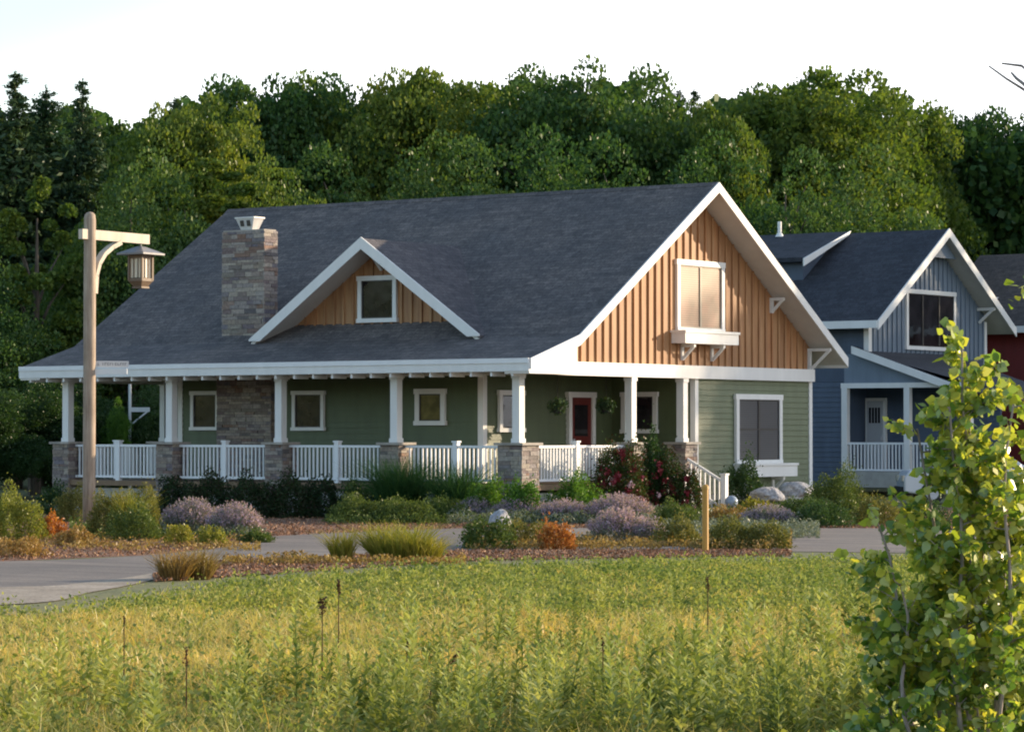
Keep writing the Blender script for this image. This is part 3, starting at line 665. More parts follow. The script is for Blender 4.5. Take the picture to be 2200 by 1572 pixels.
# street sign blades on the post
for z, dz_, lab in ((2.77, .14, "a"), (2.60, .12, "b")):
    s = MB(); D0 = Vector((*RV, 0)) * .96 + Vector((*FV, 0)) * (.28 if lab == "a" else -.18); D0.normalize(); Nn = Vector((D0.y, -D0.x, 0))
    p = P0 + D0 * .13; q = P0 + D0 * .88
    s.beam(p + Vector((0, 0, z)), q + Vector((0, 0, z)), .025, dz_); o = s.build("sign_blade", "sign_face" if lab == "a" else "white_trim", LP)
    mk = MB(); rr = random.Random(3)
    u = .06
    while u < .68:                                # worn, unreadable lettering
        wd_ = rr.uniform(.025, .04)
        if rr.random() > .14:
            a = p + D0 * u + Nn * .014 + Vector((0, 0, z - .028)); mk.beam(a, a + Vector((0, 0, .056)), .006, .012, up=D0)
            if rr.random() > .4: mk.beam(a + Vector((0, 0, .05)), a + Vector((0, 0, .05)) + D0 * wd_, .006, .011)
            if rr.random() > .5: mk.beam(a + Vector((0, 0, .004)), a + Vector((0, 0, .004)) + D0 * wd_, .006, .011)
        u += wd_ + .022
    if lab == "a": mk.build("lettering", "sign_mark", o)

# yellow marker post beside the path
x, y = at(1515, 52)
M_ = empty("marker_post", (x, y, G), "slim yellow utility marker post in the grass in front of the porch steps", "marker post")
b_ = MB(); b_.tube([(x, y, G - .05), (x, y, .28)], [.055, .055], 12); b_.build("tube", "yellow_plastic", M_)
b_ = MB(); b_.tube([(x, y, .28), (x, y, .33), (x, y, .36)], [.065, .062, .03], 12); b_.build("cap", "yellow_plastic", M_)
# pale post with crossbar in the back yard, seen through the porch
x, y = at(279, 96)
M_ = empty("feeder_pole", (x, y, G), "thin pale pole with short crossbar, seen through the left end of the porch", "garden pole")
b_ = MB(); b_.tube([(x, y, G - .05), (x, y, 3.2)], [.05, .05], 8); b_.build("pole", "white_trim", M_)
b_ = MB(); p = Vector((x, y, zat(880, 96))); q = p + Vector((*RV, 0)) * .62; b_.beam(p, q, .06, .14); b_.beam(p + Vector((0, 0, -.5)), q, .05, .05); b_.build("crossbar", "white_trim", M_)
# gazing ball
x, y = at(1571, 74)
bpy.ops.mesh.primitive_uv_sphere_add(segments=28, ring_count=18, radius=.16, location=(0, 0, 0)); sph = bpy.context.object
bm_ = sph.data; bpy.data.objects.remove(sph); bm_.materials.append(MT["ball"]); bm_.polygons.foreach_set("use_smooth", [True] * len(bm_.polygons))
M_ = empty("gazing_ball", (x, y, G), "round pale blue gazing ball in the planting right of the porch steps", "garden ball")
link("ball", bm_, M_, (0, 0, zat(1078, 74) - G), local=True)
b_ = MB(); hh = zat(1078, 74) - G - .14; b_.tube([(0, 0, 0), (0, 0, .06), (0, 0, hh * .6), (0, 0, hh), (0, 0, hh + .02)], [.12, .09, .05, .08, .07], 14); b_.build("pedestal", "concrete", M_, local=True)
# boulders
def rock(px, D, rx, ry, rz, seed, label, zoff=0):
    import bmesh
    from mathutils import noise as mn
    bm = bmesh.new(); bmesh.ops.create_icosphere(bm, subdivisions=4, radius=1)
    for v in bm.verts:
        p = v.co.copy(); k = 1 + .28 * mn.noise(p * 1.1 + Vector((seed, 0, 0))) + .12 * mn.noise(p * 2.7 + Vector((0, seed, 0))) + .04 * mn.noise(p * 8)
        p = p * k; p.z = max(p.z, -.45); v.co = (p.x * rx, p.y * ry, p.z * rz)
    me = bpy.data.meshes.new("boulder"); bm.to_mesh(me); bm.free(); me.materials.append(MT["rock"])
    o = link("boulder", me, loc=(*at(px, D), G + rz * .3 + zoff)); o.rotation_euler.z = YAW + seed; return tag(o, label, "boulder", "pale boulders in the planting beds")
rock(1076, 66.5, .26, .24, .30, 1.3, "small pale boulder alone at the path edge, left of the orange shrub")
rock(1650, 78, .50, .42, .25, 2.1, "left one of the two grey boulders under the lower window box", .35)
rock(1708, 79.5, .60, .45, .27, 4.7, "wide right one of the two grey boulders, beside the corner of the green house", .42)

# parked car half hidden by the sapling
def car():
    x, y = at(2098, 88); rz = YAW
    C0 = empty("parked_car", (x, y, G), "pale silver parked car in front of the blue house, mostly hidden by the leafy sapling", "car", rz=rz)
    W_ = 1.75
    side = [(-2.2, .35), (-2.2, .75), (-2.05, .95), (-1.25, 1.02), (-.65, 1.42), (.7, 1.45), (1.35, 1.02), (2.1, .92), (2.25, .7), (2.25, .35), (1.75, .28), (-1.75, .28)]
    b_ = MB(); b_.prism([(a, -W_ / 2, z) for a, z in side], (0, W_, 0)); me = b_.mesh("body", "car_paint")
    o = link("body", me, C0, local=True); bv = o.modifiers.new("b", 'BEVEL'); bv.width = .06; bv.segments = 3
    for a0, a1 in ((-1.15, -.05), (.03, 1.2)):
        g = MB(); sgn = -1
        xs = [a0 + (.0 if a0 > -1 else .0), a1, min(a1, .62), max(a0, -.60)]
        g.prism([(xs[0], -W_ / 2 - .004, 1.03), (xs[1], -W_ / 2 - .004, 1.03), (xs[2], -W_ / 2 - .004, 1.36), (xs[3], -W_ / 2 - .004, 1.36)], (0, .02, 0)); g.build("side_window", "car_glass", C0, local=True)
    for a in (-1.4, 1.4):
        for s in (-1, 1):
            wv_ = MB(); yy = s * (W_ / 2 - .08); wv_.tube([(a, yy - .1, .33), (a, yy + .1, .33)], [.33, .33], 24); wo = wv_.build("wheel", "rubber", C0, local=True)
            hb = MB(); hb.tube([(a, yy - .105, .33), (a, yy + .105, .33)], [.19, .19], 16); hb.build("rim", "chrome", wo, local=True)
    for s in (-1, 1):
        h = MB(); h.box(-2.23, -2.1, s * .62 - .2, s * .62 + .2, .66, .82); h.build("headlight", "lamp_glass", C0, local=True)
    h = MB(); h.box(-2.27, -2.15, -.8, .8, .36, .5); h.build("bumper", "rubber", C0, local=True)
car()

# VEG
SHADE = [(-6.9, 74, 24, .36), (-7.6, 62, 21.5, .46), (-8.2, 68, 22, .42), (-9.6, 60, 20.5, .45), (-10.6, 66, 22, .5), (-12.6, 63, 21, .55), (-14.5, 60, 19.5, .6), (-16, 66, 21, .6), (-17.5, 61, 19.5, .6), (-20, 65, 19, .6), (-22, 61, 17.5, .6), (-25, 66, 18, .6), (-28, 61, 16.5, .6), (-31, 65, 17, .6), (-34, 62, 16.5, .6), (-38, 64, 17, .7)]
# ------------------------------------------------------------------ trees
def prune(V): return V
def tree_meshes(seed, H=10., R=3.6, kind="round"):
    """one crown mesh and one trunk mesh, base at z=0, height H"""
    rng = np.random.default_rng(seed)
    if kind == "spruce":
        P = []; O = []
        z = .10 * H
        tb = MB(); tb.tube([(0, 0, 0), (0, 0, H * .5), (0, 0, H * .985)], [.20, .11, .015], 8)
        for k in range(300):
            z = H * (.06 + .93 * rng.uniform(0, 1) ** .85); f_ = 1 - z / H
            rr = R * (f_ ** .8 * .93 + .045) * (1 + .12 * math.sin(z * 2.1 + seed)); a = k * 2.4 + rng.uniform(-.5, .5); L = rr * rng.uniform(.5, 1.18); n = int(16 + 150 * L)
            t_ = rng.uniform(.05, 1, n) ** .75
            droop = (.18 * min(1, f_ * 5) - .42 * f_) * L * t_ + .20 * L * t_ ** 2.4 + (.28 * (1 - min(1, f_ * 4))) * L * t_
            w_ = min(.20, .3 * L) + .26 * L * t_ * (1.15 - t_)
            q = np.stack([np.cos(a) * L * t_, np.sin(a) * L * t_, z + droop], 1)
            q[:, 0] += -np.sin(a) * rng.normal(size=n) * w_; q[:, 1] += np.cos(a) * rng.normal(size=n) * w_; q[:, 2] -= np.abs(rng.normal(size=n)) * min(.16, .25 * L)
            P.append(q); O.append(np.tile([[np.cos(a), np.sin(a), .1]], (n, 1)))
        for zz_ in np.linspace(.93, 1.0, 14): P.append(np.array([[0, 0, H * zz_]]) + rng.normal(size=(5, 3)) * .02); O.append(np.tile([[0, 0, 1.]], (5, 1)))
        P = np.concatenate(P); O = np.concatenate(O)
        V = leaves(rng, P, .15 * np.clip(.45 + (1 - P[:, 2:3] / H) * 4, 0, 1.15), up=-.1, out=O, outw=1.0, aspect=.42)
        return npmesh("crown", V, 4, ["needle"]), tb.mesh("trunk", "bark")
    tb = MB(); lean = rng.uniform(-.3, .3, 2)
    tb.tube([(0, 0, 0), (lean[0] * .3, lean[1] * .3, H * .3), (lean[0], lean[1], H * .6), (lean[0] * 1.2, lean[1] * 1.2, H * .88)], [.24, .18, .11, .03], 9)
    P = []; O = []
    if kind == "bush": cz, rz, zlo = .46 * H, .54 * H, -.8
    elif kind == "column": cz, rz, zlo = .52 * H, .48 * H, -.95
    else: cz, rz, zlo = .60 * H, .40 * H, -.9
    nc = 135 if kind != "column" else 55
    lobes = [(np.array([0, 0, 0.]), .70), (np.array([rng.uniform(-.2, .2), rng.uniform(-.2, .2), .42]), .46)] + [(np.array([rng.uniform(-.5, .5), rng.uniform(-.5, .5), rng.uniform(-.5, .46)]), rng.uniform(.30, .50)) for _ in range(7)]
    if kind == "column": lobes = [(np.zeros(3), 1.)]
    for i in range(nc):
        u = unit(rng.normal(size=(1, 3)))[0]; u[2] = max(u[2], zlo) * (1 if u[2] > 0 else .95)
        f = rng.uniform(.45, 1.0) ** .6
        taper = 1.0 if u[2] < 0 else (1 - .25 * u[2] ** 2)
        lc, lr = lobes[i % len(lobes)]; q_ = lc + u * lr * f * rng.uniform(.85, 1.1)
        c = np.array([lean[0], lean[1], cz]) + np.array([q_[0] * R * taper, q_[1] * R * taper, q_[2] * rz])
        cr = R * rng.uniform(.15, .30) * (1.05 - .25 * max(u[2], 0))
        n = int(430 * (cr / (R * .25)) ** 2)
        d = unit(rng.normal(size=(n, 3))); d[:, 2] = np.where(d[:, 2] < -.35, -d[:, 2], d[:, 2])
        q = c + d * cr * rng.uniform(.35, 1.1, (n, 1)) ** .5 * np.array([1, 1, .78])
        P.append(q); O.append(d)
        if i % 5 == 0:
            b0 = Vector((lean[0] * .7, lean[1] * .7, min(c[2] * .75, H * .75))); tb.tube([b0, (b0 + Vector(c)) / 2 + Vector((0, 0, .2)), Vector(c)], [.07, .045, .015], 5)
    P = np.concatenate(P); O = np.concatenate(O); P[:, 2] = np.where(P[:, 2] > H * .5, H * .5 + (P[:, 2] - H * .5) * (H * .5) / (np.percentile(P[:, 2], 99.9) - H * .5), P[:, 2]);
    V = leaves(rng, P, .14, up=.2, out=O, outw=.9, aspect=.8)
    return npmesh("crown", V, 4, ["tree_leaf"]), tb.mesh("trunk", "bark")
PROTO = {}
for k_, args in {"round": [(1, 10, 3.9, "round"), (2, 10, 3.4, "round"), (3, 10, 4.4, "round"), (4, 10, 3.8, "round"), (15, 10, 3.6, "round"), (16, 10, 4.2, "round")], "spruce": [(5, 10, 1.9, "spruce"), (6, 10, 2.1, "spruce")],
                 "bush": [(7, 10, 5.2, "bush"), (8, 10, 4.4, "bush")], "column": [(9, 10, 1.7, "column")]}.items():
    PROTO[k_] = [tree_meshes(*a) for a in args]
TR = random.Random(9); CNT = {}
def tree(name, px, D, top, kind, label, wide=1., mat=None, group="trees of the wood behind the houses", xy=None, H=None):
    x, y = xy if xy else at(px, D); H = H or zat(top, D) - G
    i = CNT.get(kind, 0); CNT[kind] = i + 1; cr, tk = PROTO[kind][i % len(PROTO[kind])]
    t_ = empty(name, (x, y, G - .05), label, "tree", group, rz=TR.uniform(0, 6.28)); s = H / 10.
    t_.scale = (s * wide * TR.uniform(.86, 1.02), s * wide * TR.uniform(.86, 1.02), s)
    c = link("crown", cr, t_, local=True); link("trunk", tk, t_, local=True)
    if mat:
        c.material_slots[0].link = 'OBJECT'; c.material_slots[0].material = MT[mat]
    return t_
D_, L_, N_ = "tree_leaf", "tree_leaf_light", "needle"
tree("spruce_tree", 30, 112, 150, "spruce", "tall spruce at the left edge, taller of its pair, ragged pointed tip", 1.3)
tree("spruce_tree", 98, 116, 182, "spruce", "broad spruce between the two taller spruces at the left", 1.25)
tree("spruce_tree", 176, 113, 165, "spruce", "narrow dark spruce with pointed tip above the lamp post", .95)
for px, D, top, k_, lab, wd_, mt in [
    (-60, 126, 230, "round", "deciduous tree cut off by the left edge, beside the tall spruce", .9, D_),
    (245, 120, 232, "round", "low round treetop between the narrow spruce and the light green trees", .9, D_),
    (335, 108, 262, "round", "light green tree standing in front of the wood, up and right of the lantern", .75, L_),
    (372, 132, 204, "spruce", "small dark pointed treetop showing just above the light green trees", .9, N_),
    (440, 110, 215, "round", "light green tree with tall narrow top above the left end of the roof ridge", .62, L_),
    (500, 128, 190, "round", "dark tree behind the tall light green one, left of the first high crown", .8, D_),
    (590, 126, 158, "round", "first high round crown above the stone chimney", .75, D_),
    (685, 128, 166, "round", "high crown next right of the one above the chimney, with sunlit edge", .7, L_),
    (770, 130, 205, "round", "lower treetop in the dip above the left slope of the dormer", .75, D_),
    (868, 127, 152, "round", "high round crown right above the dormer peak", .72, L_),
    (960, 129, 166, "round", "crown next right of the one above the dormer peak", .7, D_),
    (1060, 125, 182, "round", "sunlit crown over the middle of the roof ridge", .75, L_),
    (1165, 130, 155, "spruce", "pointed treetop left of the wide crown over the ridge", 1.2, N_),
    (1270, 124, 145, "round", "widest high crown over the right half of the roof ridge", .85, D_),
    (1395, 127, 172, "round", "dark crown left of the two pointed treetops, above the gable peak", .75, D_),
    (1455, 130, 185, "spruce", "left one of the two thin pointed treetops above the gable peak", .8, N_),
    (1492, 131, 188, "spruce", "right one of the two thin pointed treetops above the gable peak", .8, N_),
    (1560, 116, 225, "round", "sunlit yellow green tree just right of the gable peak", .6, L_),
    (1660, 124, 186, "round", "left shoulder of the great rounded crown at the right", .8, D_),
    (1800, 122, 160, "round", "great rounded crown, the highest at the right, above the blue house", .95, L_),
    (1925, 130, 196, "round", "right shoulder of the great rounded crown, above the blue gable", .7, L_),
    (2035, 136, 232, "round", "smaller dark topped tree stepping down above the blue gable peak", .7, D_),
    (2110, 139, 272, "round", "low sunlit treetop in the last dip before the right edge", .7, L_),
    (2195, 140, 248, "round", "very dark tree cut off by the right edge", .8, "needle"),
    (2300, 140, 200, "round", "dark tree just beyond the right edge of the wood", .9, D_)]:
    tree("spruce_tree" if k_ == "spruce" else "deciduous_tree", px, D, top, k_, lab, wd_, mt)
# lower front row of the wood, under the high crowns
for px, D, top, k_, lab, wd_, mt in [
    (-40, 98, 520, "bush", "dark bushy tree low at the left edge", .9, D_),
    (74, 100, 385, "column", "slim light green tree low between the spruces and the lamp post", 1.0, L_),
    (165, 103, 470, "bush", "dark bushy tree behind the top of the lamp post", .8, D_),
    (285, 102, 335, "bush", "mid green bushy tree behind the lantern", .75, D_),
    (400, 104, 360, "bush", "leafy mid green tree right behind the left end of the roof", .8, L_),
    (530, 104, 345, "column", "conical light green tree above the chimney top", 1.5, L_),
    (610, 103, 350, "bush", "light green spreading tree touching the ridge right of the chimney", .55, L_),
    (760, 108, 320, "bush", "dark lower tree over the ridge left of the dormer peak", .8, D_),
    (900, 110, 300, "bush", "dark lower tree over the ridge right of the dormer peak", .8, D_),
    (1040, 109, 310, "bush", "dense green lower tree over the middle of the ridge", .8, D_),
    (1200, 110, 280, "bush", "dense green lower tree over the right half of the ridge", .85, D_),
    (1360, 108, 300, "bush", "dark lower tree touching the ridge near the gable", .8, D_),
    (1500, 112, 300, "bush", "dark lower tree right behind the gable peak", .75, D_),
    (1680, 108, 330, "bush", "dark lower tree above the vent pipe of the blue house", .8, D_),
    (1830, 116, 330, "bush", "dense lower tree above the navy roof", .85, D_),
    (1990, 134, 350, "bush", "dark lower tree behind the blue gable peak", .85, D_),
    (2130, 138, 380, "bush", "dark lower tree above the brown grey roof", .9, D_),
    (2260, 138, 330, "bush", "dark lower tree at the right edge over the brown grey roof", .9, D_)]:
    tree("deciduous_tree", px, D, top, k_, lab, wd_, mt)
# undergrowth in front of the wood at the left
for px, D, top, lab, sc in [(10, 92, 830, "dark undergrowth bush at the left edge below the spruces", .9), (70, 94, 800, "dark undergrowth bush left of the porch corner pier", .9),
                            (150, 96, 760, "dark bush seen behind the leftmost porch column", .9), (235, 95, 870, "bright green bush seen through the left bay of the porch", .5), (262, 94, 850, "tallest bright green bush seen through the left bay of the porch", .33),
                            (330, 97, 800, "dark bush seen between the second and third porch columns", .8), (-70, 92, 780, "dark bush beyond the left edge beside the undergrowth", 1.)]:
    x, y = at(px, D); cr, tk = PROTO["bush"][TR.randrange(2)]; H = zat(top, D) - G
    t_ = empty("bush", (x, y, G - .1), lab, "bush", "undergrowth bushes at the edge of the wood", rz=TR.uniform(0, 6)); t_.scale = (H / 10 * sc * 1.2,) * 2 + (H / 10,)
    c = link("foliage", cr, t_, local=True); c.material_slots[0].link = 'OBJECT'; c.material_slots[0].material = MT["shrub_bright" if "bright" in lab else "under_leaf"]
# far deep part of the wood, reads as one dark mass between the trunks
def wood_mass():
    rng = np.random.default_rng(77); n = 110000
    px = rng.uniform(-500, 2700, n); D = rng.uniform(133, 142, n)
    tp = np.interp(px, [-500, 0, 250, 500, 900, 1300, 1500, 1800, 2050, 2700], [265, 235, 262, 215, 200, 185, 235, 195, 285, 270]) + 18 * np.sin(px / 37.) + 12 * np.sin(px / 13.)
    zt = CAM[2] + (930 - tp) * D / F; z = G + (zt - G) * rng.uniform(0, 1, n) ** .75
    P = np.empty((n, 3)); P[:, :2] = CAM[:2] + D[:, None] * FV + ((px - 1100) / F * D)[:, None] * RV; P[:, 2] = z
    o = link("far_wood", npmesh("far_wood", leaves(rng, P, .42, up=.2, out=np.tile([[-FV[0], -FV[1], .3]], (n, 1)), outw=.8, aspect=.8), 4, ["tree_leaf"])); o["kind"] = "stuff"
    tag(o, "dark depth of the wood behind the first rows of trees", "wood")
wood_mass()
def wood_behind():                              # unseen wood added behind the viewpoint so the front windows mirror trees
    rng = np.random.default_rng(78); n = 30000; u = rng.uniform(0, 1, n); x = -190 + 300 * u; y = -150 - 25 * np.sin(u * 4) + rng.uniform(-5, 5, n)
    zt = 19 + 3 * np.sin(x / 9.) + 2 * np.sin(x / 3.7); P = np.stack([x, y, G + zt * rng.uniform(0, 1, n) ** .8], 1)
    o = link("far_wood", npmesh("far_wood", leaves(rng, P, 1.3, up=.2, out=np.tile([[0, 1, .3]], (n, 1)), outw=.8, aspect=.8), 4, ["tree_leaf"])); o["kind"] = "stuff"
    tag(o, "unseen wood added behind the viewpoint for the front windows to mirror", "wood")
wood_behind()
# trees out of the picture on the right: their evening shade falls over the right-hand yard
def sunside(q, t): # q: offset across the sun direction, t: distance toward the sun
    hx, hy = math.sin(SUN_AZ), math.cos(SUN_AZ); return q * hy + t * hx, -q * hx + t * hy
for i, (q, t, H, wd_) in enumerate(SHADE):
    tree("deciduous_tree", 0, 0, 0, "bush", ["tree beyond the right edge of the wood"][0], wd_, D_, "trees beyond the right edge, shading the yard", xy=sunside(q, t), H=H)

# ------------------------------------------------------------------ garden plants
def mound(rng, w_, d_, h, n, size, up=.4, fill=.55):
    u = unit(rng.normal(size=(n, 3))); u[:, 2] = np.abs(u[:, 2]); lump = 1 + .22 * np.sin(u[:, 0] * 5 + rng.uniform(0, 6)) * np.cos(u[:, 1] * 4 + rng.uniform(0, 6)) + .12 * np.sin(u[:, 0] * 11 + u[:, 2] * 7 + rng.uniform(0, 6)) + np.where(rng.uniform(0, 1, n) < .07, rng.uniform(0, .32, n), 0)
    P = u * np.array([w_ / 2, d_ / 2, h]) * (rng.uniform(fill, 1.04, (n, 1)) ** .6) * lump[:, None]
    return leaves(rng, P, size, up=up, out=u, outw=.9, aspect=.6)
def spikes(rng, w_, d_, h, n, ln, base=.0, lean=.6):
    a = rng.uniform(0, 2 * np.pi, n); r_ = np.sqrt(rng.uniform(0, 1, n)); bx = np.stack([np.cos(a) * r_ * w_ * .22, np.sin(a) * r_ * d_ * .22, np.zeros(n)], 1)
    tx = np.stack([np.cos(a) * r_ * w_ * .5, np.sin(a) * r_ * d_ * .5, h * (1 - .45 * r_ ** 2) * rng.uniform(.8, 1.18, n)], 1)
    return bx, tx
def ribbon(rng, A, B, wd):
    n = len(A); a = rng.uniform(0, 2 * np.pi, n); s = np.stack([np.cos(a), np.sin(a), np.zeros(n)], 1) * np.broadcast_to(wd, (n,))[:, None] / 2
    return np.stack([A - s, A + s, B + s * .5, B - s * .5], 1).reshape(-1, 3)
PC = 0
def shrub(name, px, yb, wpx, hpx, style, mats, label, cat="shrub", group=None, D=None, dens=1., depth=1.):
    """wpx, hpx: size in photo pixels at its distance (converted to metres)"""
    global PC; PC += 1; rng = np.random.default_rng(100 + PC)
    D = D or gD(yb); D = min(D, (79.2 - (px - 147) / 968 * 9 if px < 1140 else 70.3 + (px - 1140) / 600 * 12) - .0005 * wpx * 4); m_ = D / F; w_, h = wpx * 1.22 * m_, (D * (CAM[2] - G) / D + (0) ) and hpx * m_
    base = G; h = hpx * m_; x, y = at(px, D)
    zb = zat(yb, D)                                  # stands on the ground; h reaches its top
    h = (zb + h) - base; d_ = w_ * .8 * depth
    T = empty(name, (x, y, base), label, cat, group); vol = max(.25, w_ * h)
    if style == "leafy":
        n = int(5200 * vol * dens); link("foliage", npmesh("foliage", mound(rng, w_, d_, h, n, .060), 4, mats[:1]), T, local=True)
    elif style == "fine":
        n = int(7000 * vol * dens); link("foliage", npmesh("foliage", mound(rng, w_, d_, h, n, .045, up=.9), 4, mats[:1]), T, local=True)
    elif style == "rose":
        n = int(4600 * vol * dens); link("foliage", npmesh("foliage", mound(rng, w_, d_, h, n, .06), 4, mats[:1]), T, local=True)
        for k_ in range(int(24 * vol)):
            u = unit(rng.normal(size=(1, 3)))[0]; u[2] = abs(u[2]) * .8; u[:2] -= FV * .5; u = u / np.linalg.norm(u)
            c = u * np.array([w_ / 2, d_ / 2, h]) * rng.uniform(.8, 1.03)
            b_ = npmesh("blossom", leaves(rng, c + rng.normal(size=(26, 3)) * .035, .07, up=.2, aspect=.9), 4, [mats[1] if rng.random() < .88 else "blossom_pink"]); link("blossom", b_, T, local=True)
    elif style == "lavender":
        n = int(2600 * vol * dens); link("foliage", npmesh("foliage", mound(rng, w_ * .92, d_, h * .72, n, .06, up=.9), 4, mats[:1]), T, local=True)
        n = int(420 * w_ * (h + .4) * dens); A, B = spikes(rng, w_, d_, h, n, 0); s0 = A + (B - A) * .55
        st = ribbon(rng, s0, B, .010); dd = unit(B - A)
        Q = (B[:, None, :] - dd[:, None, :] * rng.uniform(0, .16, (n, 7, 1))).reshape(-1, 3) + rng.normal(size=(n * 7, 3)) * .012
        fl = leaves(rng, Q, .034, up=.6, aspect=.7)
        link("flower_spikes", npmesh("flower_spikes", np.concatenate([st, fl]), 4, [mats[0], mats[1]], np.r_[np.zeros(n), np.ones(len(Q))]), T, local=True)
    elif style == "tuft":
        n = int(900 * max(.3, w_) * (h + .3) * dens); a = rng.uniform(0, 2 * np.pi, n); r_ = np.sqrt(rng.uniform(0, 1, n)) * .35
        B = np.stack([np.cos(a) * r_ * w_, np.sin(a) * r_ * d_, np.zeros(n)], 1)
        V, Fc = blades(rng, B, h * 1.05, .018, lean=.55, curl=.6)
        V2 = V.reshape(-1, 6, 3); dirx = np.stack([np.cos(a), np.sin(a)], 1); sp_ = (w_ * .16 * r_ / .35)[:, None]
        V2[:, 2:4, :2] += (dirx * sp_)[:, None, :]; V2[:, 4:6, :2] += (dirx * sp_ * 1.9)[:, None, :]
        link("blades", facemesh("blades", V2.reshape(-1, 3), Fc, mats[:1]), T, local=True)
    return T
